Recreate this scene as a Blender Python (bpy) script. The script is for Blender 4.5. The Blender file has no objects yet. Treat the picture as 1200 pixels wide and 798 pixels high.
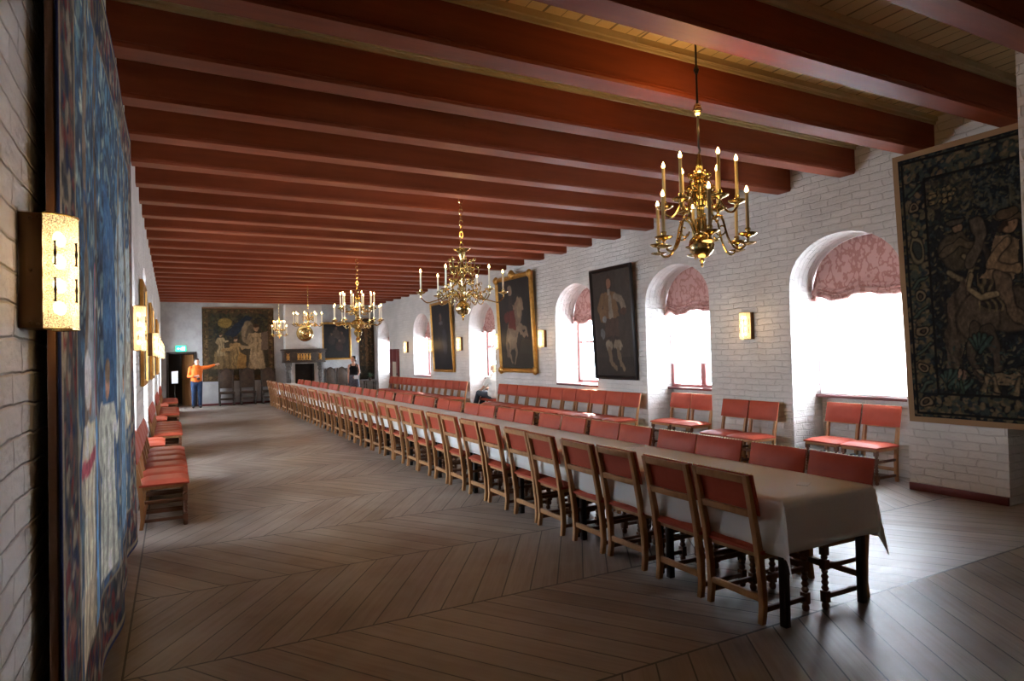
import bpy, bmesh, math, random
import numpy as np
from mathutils import Vector, Matrix
random.seed(7); np.random.seed(7)
SC = bpy.context.scene
COL = SC.collection
PI = math.pi

# ------------------------------------------------------------------ camera
F_PX, CX, CY, CAM_H = 752.0, 600.0, 399.0, 1.65
d1 = Vector((202-CX, 424-CY, F_PX)).normalized()          # hall axis seen by the camera (x right, y down, z ahead)
up = d1.cross(Vector((1, -0.024, 0))).normalized()
if up.y > 0: up = -up
rt = d1.cross(up)
if rt.x < 0: rt = -rt
cam_d = bpy.data.cameras.new('camera'); cam = bpy.data.objects.new('camera', cam_d); COL.objects.link(cam)
cam_d.sensor_width = 36.0; cam_d.lens = F_PX/1200*36.0; cam_d.clip_start = 0.05; cam_d.clip_end = 200
cam.matrix_world = Matrix(((rt.x, -rt.y, -rt.z, 0), (d1.x, -d1.y, -d1.z, 0), (up.x, -up.y, -up.z, CAM_H), (0, 0, 0, 1)))
SC.camera = cam

# ------------------------------------------------------------------ light and exposure
SKY, SUN, LAMP, SCONCE = 24.0, 40.0, 4.5, 2.4
w = bpy.data.worlds.new('sky'); SC.world = w; w.use_nodes = True
bg = w.node_tree.nodes['Background']; bg.inputs[0].default_value = (0.75, 0.87, 1.0, 1); bg.inputs[1].default_value = SKY
sd = bpy.data.lights.new('sun', 'SUN'); sd.energy = SUN; sd.angle = 0.01; sd.color = (1, .93, .82)
so = bpy.data.objects.new('sun', sd); COL.objects.link(so)
so.rotation_euler = Vector((-1, -1.35, -1.85)).to_track_quat('-Z', 'Y').to_euler()
so.location = (14, 20, 12)
vs = SC.view_settings
vs.view_transform = 'Standard'; vs.look = 'None'; vs.gamma = 1.0; vs.use_curve_mapping = False
vs.exposure = .68
cy = SC.cycles
cy.max_bounces = 10; cy.diffuse_bounces = 6; cy.glossy_bounces = 4; cy.transmission_bounces = 6; cy.transparent_max_bounces = 8
cy.caustics_reflective = False; cy.caustics_refractive = False; cy.sample_clamp_indirect = 25.0
try:
    cy.use_denoising = True
except Exception: pass

# ------------------------------------------------------------------ materials
def lin(r, g, b):
    f = lambda c: (c/12.92 if c <= .04045 else ((c+.055)/1.055)**2.4)
    return tuple(f(c/255.0) for c in (r, g, b))
class NT:
    def __init__(s, name):
        s.m = bpy.data.materials.new(name); s.m.use_nodes = True; s.t = s.m.node_tree; s.n = s.t.nodes
        s.p = s.n['Principled BSDF']; s.out = s.n['Material Output']
    def new(s, typ, **kw):
        n = s.n.new(typ)
        for k, v in kw.items(): setattr(n, k, v)
        return n
    def put(s, sock, v):
        if hasattr(v, 'links') or hasattr(v, 'is_linked'): s.t.links.new(v, sock)
        else:
            if isinstance(v, (tuple, list)) and len(v) == 3 and sock.type == 'RGBA': v = (*v, 1)
            sock.default_value = v
    def math(s, op, a, b=None, c=None):
        n = s.new('ShaderNodeMath', operation=op); s.put(n.inputs[0], a)
        if b is not None: s.put(n.inputs[1], b)
        if c is not None: s.put(n.inputs[2], c)
        return n.outputs[0]
    def mix(s, f, a, b, mode='MIX'):
        n = s.new('ShaderNodeMix', data_type='RGBA', blend_type=mode)
        s.put(n.inputs[0], f); s.put(n.inputs[6], a); s.put(n.inputs[7], b); return n.outputs[2]
    def coord(s, which='Object'): return s.new('ShaderNodeTexCoord').outputs[which]
    def noise(s, vec, scale, detail=3, rough=.5):
        n = s.new('ShaderNodeTexNoise'); n.inputs['Scale'].default_value = scale; n.inputs['Detail'].default_value = detail
        n.inputs['Roughness'].default_value = rough
        if vec is not None: s.put(n.inputs['Vector'], vec)
        return n.outputs[0]
    def scalev(s, vec, v):
        n = s.new('ShaderNodeMapping'); s.put(n.inputs[0], vec); n.inputs['Scale'].default_value = v; return n.outputs[0]
    def ramp(s, f, a, b):
        n = s.new('ShaderNodeMapRange'); s.put(n.inputs[0], f); n.inputs[1].default_value = a; n.inputs[2].default_value = b; return n.outputs[0]
    def bump(s, h, strength, dist):
        n = s.new('ShaderNodeBump'); n.inputs['Strength'].default_value = strength; n.inputs['Distance'].default_value = dist
        s.put(n.inputs['Height'], h); s.put(s.p.inputs['Normal'], n.outputs[0])
def pmat(name, col, rough=.5, metal=0.0, col2=None, ns=6.0, sv=(1, 1, 1), bump=0.0, bs=60.0, bd=.002, spec=.5, coat=0.0):
    k = NT(name); p = k.p
    p.inputs['Roughness'].default_value = rough; p.inputs['Metallic'].default_value = metal; p.inputs['Specular IOR Level'].default_value = spec
    p.inputs['Coat Weight'].default_value = coat
    co = k.scalev(k.coord(), sv)
    if col2 is not None: k.put(p.inputs['Base Color'], k.mix(k.ramp(k.noise(co, ns, 4, .6), .3, .7), col, col2))
    else: p.inputs['Base Color'].default_value = (*col, 1)
    if bump: k.bump(k.noise(co, bs, 3), bump, bd)
    return k.m
def emis(name, col, strength):
    k = NT(name); k.p.inputs['Base Color'].default_value = (*col, 1)
    k.p.inputs['Emission Color'].default_value = (*col, 1); k.p.inputs['Emission Strength'].default_value = strength
    return k.m

def brick_mat(name, c1, c2, mortar, bw=.27, rh=.086):
    k = NT(name); uv = k.coord('UV')
    nz = k.new('ShaderNodeTexNoise'); nz.inputs['Scale'].default_value = 3.1; nz.inputs['Detail'].default_value = 3; k.put(nz.inputs['Vector'], uv)
    a = k.new('ShaderNodeVectorMath', operation='SUBTRACT'); k.put(a.inputs[0], nz.outputs[1]); a.inputs[1].default_value = (.5, .5, .5)
    b = k.new('ShaderNodeVectorMath', operation='MULTIPLY'); k.put(b.inputs[0], a.outputs[0]); b.inputs[1].default_value = (.20, .055, 0)
    c = k.new('ShaderNodeVectorMath', operation='ADD'); k.put(c.inputs[0], uv); k.put(c.inputs[1], b.outputs[0])
    br = k.new('ShaderNodeTexBrick'); br.offset = .45
    k.put(br.inputs['Vector'], c.outputs[0]); br.inputs['Scale'].default_value = 1.0
    br.inputs['Brick Width'].default_value = bw; br.inputs['Row Height'].default_value = rh; br.inputs['Mortar Size'].default_value = .007
    br.inputs['Mortar Smooth'].default_value = 1.0; br.inputs['Bias'].default_value = 0
    k.put(br.inputs['Color1'], c1); k.put(br.inputs['Color2'], c2); k.put(br.inputs['Mortar'], mortar)
    big = k.noise(uv, 1.3, 4); fine = k.noise(uv, 26, 4)
    colr = k.mix(k.ramp(big, .35, .75), br.outputs[0], tuple(x*.86 for x in c2))
    k.put(k.p.inputs['Base Color'], colr); k.p.inputs['Roughness'].default_value = .75; k.p.inputs['Specular IOR Level'].default_value = .3
    rnd = k.new('ShaderNodeSeparateColor'); k.put(rnd.inputs[0], br.outputs[0])
    h = k.math('ADD', k.math('MULTIPLY', k.math('SUBTRACT', 1.0, br.outputs[1]), .55), k.math('MULTIPLY', fine, .5))
    h = k.math('ADD', h, k.math('MULTIPLY', k.noise(k.scalev(uv, (1, 2.4, 1)), 5.5, 2), 1.25))
    k.bump(h, .9, .018)
    return k.m
M = {}
M['brick'] = brick_mat('whitewashed brick', lin(216, 211, 206), lin(206, 201, 196), lin(200, 194, 189))
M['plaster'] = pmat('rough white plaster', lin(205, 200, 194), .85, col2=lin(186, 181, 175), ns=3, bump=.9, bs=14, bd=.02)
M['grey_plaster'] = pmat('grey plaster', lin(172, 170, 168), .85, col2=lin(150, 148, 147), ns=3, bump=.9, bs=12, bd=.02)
M['beam'] = pmat('red painted beam', (.25, .056, .021), .55, col2=(.18, .038, .015), ns=1.6, sv=(.6, 6, 6), bump=.25, bs=8, bd=.004, spec=.22)
M['moulding'] = pmat('cream moulding', (.50, .41, .24), .6, col2=(.42, .34, .19), ns=3)
M['trimred'] = pmat('dark red paint', (.12, .018, .018), .4)
M['winframe'] = pmat('red window paint', (.36, .13, .12), .5)
M['oak'] = pmat('chair oak', (.43, .215, .085), .45, col2=(.32, .150, .056), ns=5, sv=(4, 4, .7), bump=.1, bs=40)
M['oakdark'] = pmat('chair turned wood', (.15, .058, .026), .4, col2=(.10, .04, .018), ns=5)
M['leather'] = pmat('red leather', (.39, .068, .034), .5, col2=(.33, .052, .027), ns=7, bump=.12, bs=90, bd=.001, spec=.25)
M['nail'] = pmat('brass nails', (.7, .55, .3), .3, 1.0)
M['tabledark'] = pmat('table dark wood', (.018, .013, .012), .35)
M['brass'] = pmat('polished brass', (.70, .55, .25), .16, 1.0)
M['darkiron'] = pmat('dark iron', (.03, .025, .02), .4, .8)
M['bronze'] = pmat('bronze plate', (.20, .10, .035), .42, .6, col2=(.13, .06, .022), ns=9)
M['candle'] = pmat('ivory candle', (.80, .66, .36), .45)
M['candlewhite'] = pmat('white candle', (.85, .78, .62), .45)
M['bulb'] = emis('candle bulb', (1, .62, .22), 20.0)
M['lampbulb'] = emis('sconce bulb', (1, .74, .40), 8.0)
M['skin'] = pmat('skin', (.58, .30, .20), .5)
M['hairdark'] = pmat('dark hair', (.012, .008, .006), .5)
M['hairfair'] = pmat('fair hair', (.55, .40, .25), .5)
M['orange'] = pmat('orange sweater', (.85, .17, .01), .8, col2=(.72, .13, .01), ns=9)
M['jeans'] = pmat('blue jeans', (.014, .032, .080), .9, col2=(.026, .05, .11), ns=9)
M['jeansdark'] = pmat('dark jeans', (.02, .028, .045), .8, col2=(.04, .052, .075), ns=7)
M['black'] = pmat('black cloth', (.010, .010, .011), .9, spec=.1)
M['skirt'] = pmat('patterned dark skirt', (.02, .022, .035), .8, col2=(.10, .10, .13), ns=14)
M['white'] = pmat('white shirt', (.85, .85, .83), .8)
M['paper'] = pmat('white paper', (.82, .85, .88), .6)
M['shoe'] = pmat('dark shoe', (.02, .018, .016), .5)
M['stone'] = pmat('grey carved stone', (.17, .155, .14), .8, col2=(.06, .055, .05), ns=16, bump=1, bs=18, bd=.02)
M['carved'] = pmat('carved dark wood', (.060, .036, .020), .5, col2=(.02, .013, .008), ns=14, bump=1, bs=20, bd=.02)
M['gilt'] = pmat('old gilding', (.62, .34, .085), .38, .7, col2=(.38, .19, .045), ns=9, bump=.5, bs=30, bd=.006)
M['soot'] = pmat('soot', (.012, .010, .009), .9, col2=(.03, .025, .022), ns=6)
M['antique'] = pmat('antique brown leather', (.030, .016, .009), .7, col2=(.075, .042, .022), ns=7, bump=.6, bs=25, bd=.006)
M['blackframe'] = pmat('black frame', (.012, .010, .010), .3)
M['hem'] = pmat('tan hem', (.24, .135, .062), .8)
M['woodbatten'] = pmat('brown batten', (.17, .075, .035), .6)
M['doordark'] = pmat('dark door wood', (.02, .013, .010), .5)
M['doorlight'] = pmat('varnished door', (.33, .15, .05), .4, col2=(.20, .085, .03), ns=3, sv=(5, 5, .5))
M['beige'] = pmat('beige panel', (.42, .36, .28), .7)
M['silver'] = pmat('camera black', (.02, .02, .022), .35)

def linen():
    k = NT('table linen'); k.put(k.p.inputs['Base Color'], (.84, .83, .81)); k.p.inputs['Roughness'].default_value = .7; k.p.inputs['Specular IOR Level'].default_value = .2
    k.p.inputs['Sheen Weight'].default_value = .15
    tr = k.new('ShaderNodeBsdfTranslucent'); k.put(tr.inputs[0], (.84, .82, .79))
    mx = k.new('ShaderNodeMixShader'); mx.inputs[0].default_value = .22
    k.t.links.new(k.p.outputs[0], mx.inputs[1]); k.t.links.new(tr.outputs[0], mx.inputs[2]); k.t.links.new(mx.outputs[0], k.out.inputs[0])
    k.bump(k.noise(k.scalev(k.coord(), (1, 1, .6)), 5, 4), .35, .01)
    return k.m
M['linen'] = linen()
def fabric(name, c1, c2, trans, pat):
    k = NT(name)
    k.p.inputs['Specular IOR Level'].default_value = .15
    co = k.coord()
    col = c1
    if pat:
        f = k.math('ABSOLUTE', k.math('SUBTRACT', k.noise(k.scalev(co, (1, 1, .7)), 9, 2, .5), .5))
        col = k.mix(k.ramp(f, .035, .06), c1, c2)
    k.put(k.p.inputs['Base Color'], col); k.p.inputs['Roughness'].default_value = .7
    tr = k.new('ShaderNodeBsdfTranslucent'); k.put(tr.inputs[0], col)
    mx = k.new('ShaderNodeMixShader'); mx.inputs[0].default_value = trans
    k.t.links.new(k.p.outputs[0], mx.inputs[1]); k.t.links.new(tr.outputs[0], mx.inputs[2]); k.t.links.new(mx.outputs[0], k.out.inputs[0])
    return k.m
M['damask'] = fabric('pink damask', (.40, .185, .160), (.54, .31, .275), .008, True)
M['blind'] = fabric('white blind', (.95, .96, .97), None, .82, False)
def glass(name):
    k = NT(name); tr = k.new('ShaderNodeBsdfTransparent'); gl = k.new('ShaderNodeBsdfGlossy'); gl.inputs['Roughness'].default_value = .05
    fr = k.new('ShaderNodeFresnel'); mx = k.new('ShaderNodeMixShader')
    k.t.links.new(k.math('MULTIPLY', fr.outputs[0], .6), mx.inputs[0]); k.t.links.new(tr.outputs[0], mx.inputs[1]); k.t.links.new(gl.outputs[0], mx.inputs[2])
    k.t.links.new(mx.outputs[0], k.out.inputs[0]); return k.m
M['glass'] = glass('window glass')
def seeded():
    k = NT('seeded lamp glass')
    v = k.new('ShaderNodeTexVoronoi'); v.inputs['Scale'].default_value = 160; k.put(v.inputs['Vector'], k.coord())
    nz = k.noise(k.coord(), 260, 2, .7)
    tr = k.new('ShaderNodeBsdfTransparent'); tr.inputs[0].default_value = (1, .93, .78, 1)
    tl = k.new('ShaderNodeBsdfTranslucent'); tl.inputs[0].default_value = (.95, .85, .62, 1)
    gl = k.new('ShaderNodeBsdfGlossy'); gl.inputs['Roughness'].default_value = .25
    em = k.new('ShaderNodeEmission'); em.inputs[0].default_value = (1, .70, .33, 1); k.put(em.inputs[1], k.math('ADD', .10, k.math('MULTIPLY', k.ramp(nz, .4, .6), .30)))
    m1 = k.new('ShaderNodeMixShader'); k.t.links.new(k.ramp(nz, .3, .62), m1.inputs[0]); k.t.links.new(tr.outputs[0], m1.inputs[1]); k.t.links.new(tl.outputs[0], m1.inputs[2])
    m2 = k.new('ShaderNodeMixShader'); m2.inputs[0].default_value = .08; k.t.links.new(m1.outputs[0], m2.inputs[1]); k.t.links.new(gl.outputs[0], m2.inputs[2])
    ad = k.new('ShaderNodeAddShader'); k.t.links.new(m2.outputs[0], ad.inputs[0]); k.t.links.new(em.outputs[0], ad.inputs[1])
    k.t.links.new(ad.outputs[0], k.out.inputs[0]); return k.m
M['seeded'] = seeded()
def painted(name, rough=.9, weave=0.0, amount=.35):
    k = NT(name); at = k.new('ShaderNodeAttribute', attribute_name='paint')
    co = k.coord()
    n = k.ramp(k.noise(co, 22, 5, .75), .25, .75)
    k.put(k.p.inputs['Base Color'], k.mix(amount, at.outputs[0], k.mix(n, (.25, .25, .25), (1.5, 1.5, 1.5)), 'MULTIPLY'))
    k.p.inputs['Roughness'].default_value = rough; k.p.inputs['Specular IOR Level'].default_value = .2
    if weave: k.bump(k.noise(k.scalev(co, (1, 1, 4)), 60, 3), weave, .004)
    return k.m
M['tapestry'] = painted('woven tapestry', .95, .6, .6)
M['oil'] = painted('oil painting', .55, .15, .4)

def floor_mat():
    k = NT('chevron oak floor')
    sp = k.new('ShaderNodeSeparateXYZ'); k.put(sp.inputs[0], k.coord()); x, y = sp.outputs[0], sp.outputs[1]
    S = 1.5; L = math.sqrt(1+S*S)
    v = k.math('DIVIDE', k.math('SUBTRACT', y, 2.69), 1.25); b = k.math('FLOOR', v); fv = k.math('SUBTRACT', v, b)
    par = k.math('FLOORED_MODULO', b, 2.0); s = k.math('SUBTRACT', 1.0, k.math('MULTIPLY', par, 2.0))
    side = k.math('LESS_THAN', x, -.25)
    u = k.math('DIVIDE', k.math('ADD', y, k.math('MULTIPLY', s, k.math('MULTIPLY', x, S))), L)
    wv = k.math('DIVIDE', k.math('SUBTRACT', x, k.math('MULTIPLY', s, k.math('MULTIPLY', y, S))), L)
    q = k.math('DIVIDE', u, .185); idx = k.math('FLOOR', q); f = k.math('SUBTRACT', q, idx)
    g1 = k.math('GREATER_THAN', k.math('ABSOLUTE', k.math('SUBTRACT', f, .5)), .476)
    g2 = k.math('GREATER_THAN', k.math('ABSOLUTE', k.math('SUBTRACT', fv, .5)), .4935)
    g3 = k.math('LESS_THAN', k.math('ABSOLUTE', k.math('ADD', x, .25)), .006)
    inn = k.math('SUBTRACT', 1.0, side)
    gr = k.math('MAXIMUM', k.math('MULTIPLY', k.math('MAXIMUM', g1, g2), inn), g3)
    wn = k.new('ShaderNodeTexWhiteNoise', noise_dimensions='3D')
    cv = k.new('ShaderNodeCombineXYZ'); k.put(cv.inputs[0], idx); k.put(cv.inputs[1], b); k.put(wn.inputs[0], cv.outputs[0])
    gv = k.new('ShaderNodeCombineXYZ'); k.put(gv.inputs[0], k.math('MULTIPLY', wv, 1.6)); k.put(gv.inputs[1], k.math('MULTIPLY', u, 34)); k.put(gv.inputs[2], k.math('MULTIPLY', wn.outputs[0], 40))
    grain = k.noise(gv.outputs[0], 1.0, 4, .6)
    worn = k.noise(k.coord(), .9, 4, .6)
    knots = k.new('ShaderNodeTexVoronoi'); knots.inputs['Scale'].default_value = 3.2; k.put(knots.inputs['Vector'], k.coord())
    kn = k.ramp(knots.outputs[0], .045, .02)
    base = k.mix(wn.outputs[0], (.150, .108, .082), (.265, .208, .165))
    base = k.mix(k.math('MULTIPLY', k.ramp(grain, .35, .75), .55), base, (.10, .055, .032))
    base = k.mix(k.math('MULTIPLY', k.ramp(worn, .36, .66), .6), base, (.335, .295, .26))
    base = k.mix(k.math('MULTIPLY', kn, .7), base, (.05, .025, .014))
    base = k.mix(k.math('MULTIPLY', gr, .92), base, (.010, .007, .005))
    k.put(k.p.inputs['Base Color'], base)
    k.put(k.p.inputs['Roughness'], k.math('ADD', .34, k.math('MULTIPLY', grain, .22)))
    k.p.inputs['Specular IOR Level'].default_value = .55
    k.p.inputs['Anisotropic'].default_value = .4
    tv = k.new('ShaderNodeCombineXYZ'); tv.inputs[0].default_value = 1/L; k.put(tv.inputs[1], k.math('MULTIPLY', s, -S/L)); k.put(k.p.inputs['Tangent'], tv.outputs[0])
    k.bump(k.math('SUBTRACT', k.math('MULTIPLY', grain, .25), k.math('MULTIPLY', gr, 1.2)), .6, .004)
    return k.m
M['floor'] = floor_mat()
def ceil_mat():
    k = NT('cream ceiling boards')
    sp = k.new('ShaderNodeSeparateXYZ'); k.put(sp.inputs[0], k.coord()); x, y = sp.outputs[0], sp.outputs[1]
    q = k.math('DIVIDE', x, .30); i = k.math('FLOOR', q); f = k.math('SUBTRACT', q, i)
    g = k.math('LESS_THAN', f, .07); g2 = k.math('LESS_THAN', k.math('ABSOLUTE', k.math('SUBTRACT', f, .55)), .012)
    wn = k.new('ShaderNodeTexWhiteNoise', noise_dimensions='1D'); k.put(wn.inputs['W'], i)
    base = k.mix(wn.outputs[0], (.74, .58, .31), (.60, .46, .24))
    base = k.mix(k.math('MULTIPLY', k.math('MAXIMUM', g, g2), .8), base, (.10, .06, .03))
    k.put(k.p.inputs['Base Color'], base); k.p.inputs['Roughness'].default_value = .6
    k.bump(k.math('SUBTRACT', 1.0, k.math('MAXIMUM', g, g2)), 1.0, .02)
    return k.m
M['ceiling'] = ceil_mat()

# ------------------------------------------------------------------ mesh building
class MB:
    def __init__(s): s.v = []; s.f = []; s.uv = []
    def quad(s, a, b, c, d, uvs=None):
        n = len(s.v); s.v += [tuple(a), tuple(b), tuple(c), tuple(d)]; s.f.append((n, n+1, n+2, n+3)); s.uv.append(uvs)
    def hexa(s, p):
        n = len(s.v); s.v += [tuple(q) for q in p]
        for q in ((3, 2, 1, 0), (4, 5, 6, 7), (0, 1, 5, 4), (1, 2, 6, 5), (2, 3, 7, 6), (3, 0, 4, 7)):
            s.f.append(tuple(n+i for i in q)); s.uv.append(None)
        return s
    def box(s, x0, x1, y0, y1, z0, z1):
        return s.hexa([(x0, y0, z0), (x1, y0, z0), (x1, y1, z0), (x0, y1, z0), (x0, y0, z1), (x1, y0, z1), (x1, y1, z1), (x0, y1, z1)])
    def bar(s, pts, wx, wy):
        # square-section bar through points, sections kept horizontal; wx / wy may be lists
        n = len(s.v); k = len(pts)
        for i, p in enumerate(pts):
            a = wx[i] if isinstance(wx, (list, tuple)) else wx; b = wy[i] if isinstance(wy, (list, tuple)) else wy
            s.v += [(p[0]-a/2, p[1]-b/2, p[2]), (p[0]+a/2, p[1]-b/2, p[2]), (p[0]+a/2, p[1]+b/2, p[2]), (p[0]-a/2, p[1]+b/2, p[2])]
        for i in range(k-1):
            for j in range(4):
                s.f.append((n+4*i+j, n+4*i+(j+1) % 4, n+4*i+4+(j+1) % 4, n+4*i+4+j)); s.uv.append(None)
        s.f.append((n+3, n+2, n+1, n)); e = n+4*(k-1); s.f.append((e, e+1, e+2, e+3)); s.uv += [None, None]
        return s
    def lathe(s, prof, segs=12, c=(0, 0, 0), sx=1, sy=1):
        n = len(s.v); k = len(prof)
        for r, z in prof:
            for j in range(segs):
                a = 2*PI*j/segs; s.v.append((c[0]+r*math.cos(a)*sx, c[1]+r*math.sin(a)*sy, c[2]+z))
        for i in range(k-1):
            for j in range(segs):
                s.f.append((n+i*segs+j, n+i*segs+(j+1) % segs, n+(i+1)*segs+(j+1) % segs, n+(i+1)*segs+j)); s.uv.append(None)
        s.f.append(tuple(n+j for j in reversed(range(segs)))); s.f.append(tuple(n+(k-1)*segs+j for j in range(segs))); s.uv += [None, None]
        return s
    def tube(s, pts, rad, segs=8, closed=False):
        P = [Vector(p) for p in pts]; k = len(P); n = len(s.v)
        T = []
        for i in range(k):
            a = P[(i-1) % k] if closed else P[max(i-1, 0)]; b = P[(i+1) % k] if closed else P[min(i+1, k-1)]
            t = (b-a); T.append(t.normalized() if t.length > 1e-9 else Vector((0, 0, 1)))
        N = Vector((0, 0, 1)) if abs(T[0].z) < .9 else Vector((1, 0, 0))
        N = (N - T[0]*N.dot(T[0])).normalized()
        for i in range(k):
            N = (N - T[i]*N.dot(T[i])).normalized(); B = T[i].cross(N)
            r = rad[i] if isinstance(rad, (list, tuple)) else rad
            r1, r2 = r if isinstance(r, tuple) else (r, r)
            for j in range(segs):
                a = 2*PI*j/segs; s.v.append(tuple(P[i]+N*(r1*math.cos(a))+B*(r2*math.sin(a))))
        for i in range(k if closed else k-1):
            i2 = (i+1) % k
            for j in range(segs):
                s.f.append((n+i*segs+j, n+i*segs+(j+1) % segs, n+i2*segs+(j+1) % segs, n+i2*segs+j)); s.uv.append(None)
        if not closed:
            s.f.append(tuple(n+j for j in reversed(range(segs)))); s.f.append(tuple(n+(k-1)*segs+j for j in range(segs))); s.uv += [None, None]
        return s
    def ball(s, c, r, segs=12, rings=8, m=None):
        rx, ry, rz = r if isinstance(r, tuple) else (r, r, r)
        n = len(s.v)
        for i in range(rings+1):
            t = PI*i/rings
            for j in range(segs):
                a = 2*PI*j/segs; p = Vector((rx*math.sin(t)*math.cos(a), ry*math.sin(t)*math.sin(a), -rz*math.cos(t)))
                if m is not None: p = m @ p
                s.v.append((c[0]+p.x, c[1]+p.y, c[2]+p.z))
        for i in range(rings):
            for j in range(segs):
                s.f.append((n+i*segs+j, n+i*segs+(j+1) % segs, n+(i+1)*segs+(j+1) % segs, n+(i+1)*segs+j)); s.uv.append(None)
        return s
    def prism(s, poly, fn, t):
        # poly: 2D outline (counter-clockwise), fn maps (u,v,depth) to 3D
        n = len(s.v); k = len(poly)
        s.v += [tuple(fn(u, v, 0)) for u, v in poly] + [tuple(fn(u, v, t)) for u, v in poly]
        s.f.append(tuple(n+i for i in range(k))); s.f.append(tuple(n+k+i for i in reversed(range(k)))); s.uv += [None, None]
        for i in range(k):
            s.f.append((n+(i+1) % k, n+i, n+k+i, n+k+(i+1) % k)); s.uv.append(None)
        return s
    def xf(s, m):
        s.v = [tuple(m @ Vector(p)) for p in s.v]; return s
    def add(s, o):
        n = len(s.v); s.v += o.v; s.f += [tuple(n+i for i in f) for f in o.f]; s.uv += o.uv; return s
    def mesh(s, name, mat, bevel=0.0, smooth=35, weld=False):
        me = bpy.data.meshes.new(name); me.from_pydata(s.v, [], s.f)
        if any(u is not None for u in s.uv):
            ul = me.uv_layers.new(name='uv'); i = 0
            for fi, f in enumerate(s.f):
                u = s.uv[fi]
                for j in range(len(f)):
                    if u: ul.data[i].uv = u[j]
                    i += 1
        if bevel or weld or True:
            bm = bmesh.new(); bm.from_mesh(me)
            if weld: bmesh.ops.remove_doubles(bm, verts=bm.verts, dist=1e-5)
            if not any(u is not None for u in s.uv): bmesh.ops.recalc_face_normals(bm, faces=bm.faces)
            if bevel:
                ed = [e for e in bm.edges if len(e.link_faces) == 2 and e.calc_face_angle(0) > .6]
                bmesh.ops.bevel(bm, geom=ed, offset=bevel, segments=2, affect='EDGES', profile=.5, clamp_overlap=True)
            bm.to_mesh(me); bm.free()
        me.materials.append(M[mat] if isinstance(mat, str) else mat)
        if smooth:
            me.shade_smooth(); me.set_sharp_from_angle(angle=math.radians(smooth))
        return me
    def build(s, name, mat, parent=None, **kw): return link(name, s.mesh(name, mat, **kw), parent)
def link(name, data, parent=None, loc=None):
    o = bpy.data.objects.new(name, data); COL.objects.link(o)
    if parent is not None: o.parent = parent
    if loc is not None: o.location = loc
    return o
def tag(o, label=None, cat=None, group=None, kind=None):
    if label: o['label'] = label
    if cat: o['category'] = cat
    if group: o['group'] = group
    if kind: o['kind'] = kind
    return o
def thing(name, label, cat, loc=(0, 0, 0), rz=0.0, group=None):
    o = link(name, None, None, loc); o.rotation_euler = (0, 0, rz); o.empty_display_size = .1
    return tag(o, label, cat, group)
def struct(o, label=None): return tag(o, label, None, None, 'structure')
KIDS = {}
def copy_tree(src, parent=None):
    c = src.copy(); COL.objects.link(c)
    if parent is not None: c.parent = parent
    for ch in list(src.children): copy_tree(ch, c)
    return c
ORD = ['first', 'second', 'third', 'fourth', 'fifth', 'sixth', 'seventh', 'eighth', 'ninth', 'tenth', 'eleventh', 'twelfth', 'thirteenth', 'fourteenth', 'fifteenth', 'sixteenth', 'seventeenth', 'eighteenth', 'nineteenth', 'twentieth']
def ordw(i):
    if i < 20: return ORD[i]
    t = {2: 'twenty', 3: 'thirty'}[(i+1)//10]; r = (i+1) % 10
    return {2: 'twentieth', 3: 'thirtieth'}[(i+1)//10] if r == 0 else t+'-'+ORD[r-1]

# ------------------------------------------------------------------ the room
XL, XR, YB, YF, ZC = -.36, 7.42, -1.6, 26.25, 4.13
XI = 8.02                                   # inner plane of the window niches
def arch_pts(ya, yb, zs, zt, n=16):
    c, h = (ya+yb)/2, (yb-ya)/2
    return [(c-h*math.cos(PI*i/n), zs+(zt-zs)*math.sin(PI*i/n)) for i in range(n+1)]
def side_wall(name, x, d, ops, y0, y1, mat):
    # ops: (ya, yb, z_bottom, z_spring, z_top, depth, sill_height_of_back_wall or None for a blind niche)
    mb = MB()
    def q(a, b, c, e, uv): mb.quad(a, b, c, e, uv)
    def face(ya, yb, za, zb, xx=x):
        if yb-ya < 1e-6 or zb-za < 1e-6: return
        q((xx, ya, za), (xx, yb, za), (xx, yb, zb), (xx, ya, zb), [(ya, za), (yb, za), (yb, zb), (ya, zb)])
    y = y0
    for (ya, yb, zb, zs, zt, dep, back) in sorted(ops):
        face(y, ya, 0, ZC+.1); y = yb
        if zb > 0: face(ya, yb, 0, zb)
        ap = arch_pts(ya, yb, zs, zt) if zt > zs else [(ya, zs), (yb, zs)]
        for (p, zp), (r, zr) in zip(ap, ap[1:]):
            q((x, p, zp), (x, r, zr), (x, r, ZC+.1), (x, p, ZC+.1), [(p, zp), (r, zr), (r, ZC+.1), (p, ZC+.1)])
        xb = x+d*dep
        for yy, sg in ((ya, 1), (yb, -1)):
            q((x, yy, zb), (xb, yy, zb), (xb, yy, zs), (x, yy, zs), [(0+yy, zb), (dep+yy, zb), (dep+yy, zs), (yy, zs)])
        s = 0
        for (p, zp), (r, zr) in zip(ap, ap[1:]):
            L = math.hypot(r-p, zr-zp)
            q((x, p, zp), (xb, p, zp), (xb, r, zr), (x, r, zr), [(s, 0), (s, dep), (s+L, dep), (s+L, 0)]); s += L
        if zb > 0: q((x, ya, zb), (x, yb, zb), (xb, yb, zb), (xb, ya, zb), [(ya, 0), (yb, 0), (yb, dep), (ya, dep)])
        if back is None:
            face(ya, yb, zb, zs, xb)
            for (p, zp), (r, zr) in zip(ap, ap[1:]):
                q((xb, p, zs), (xb, r, zs), (xb, r, zr), (xb, p, zp), [(p, zs), (r, zs), (r, zr), (p, zp)])
        elif back > zb: face(ya, yb, zb, back, xb)
    face(y, y1, 0, ZC+.1)
    return struct(mb.build(name, mat, smooth=0))
SPR, TOP, SILL = 2.48, 3.08, .95
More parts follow.
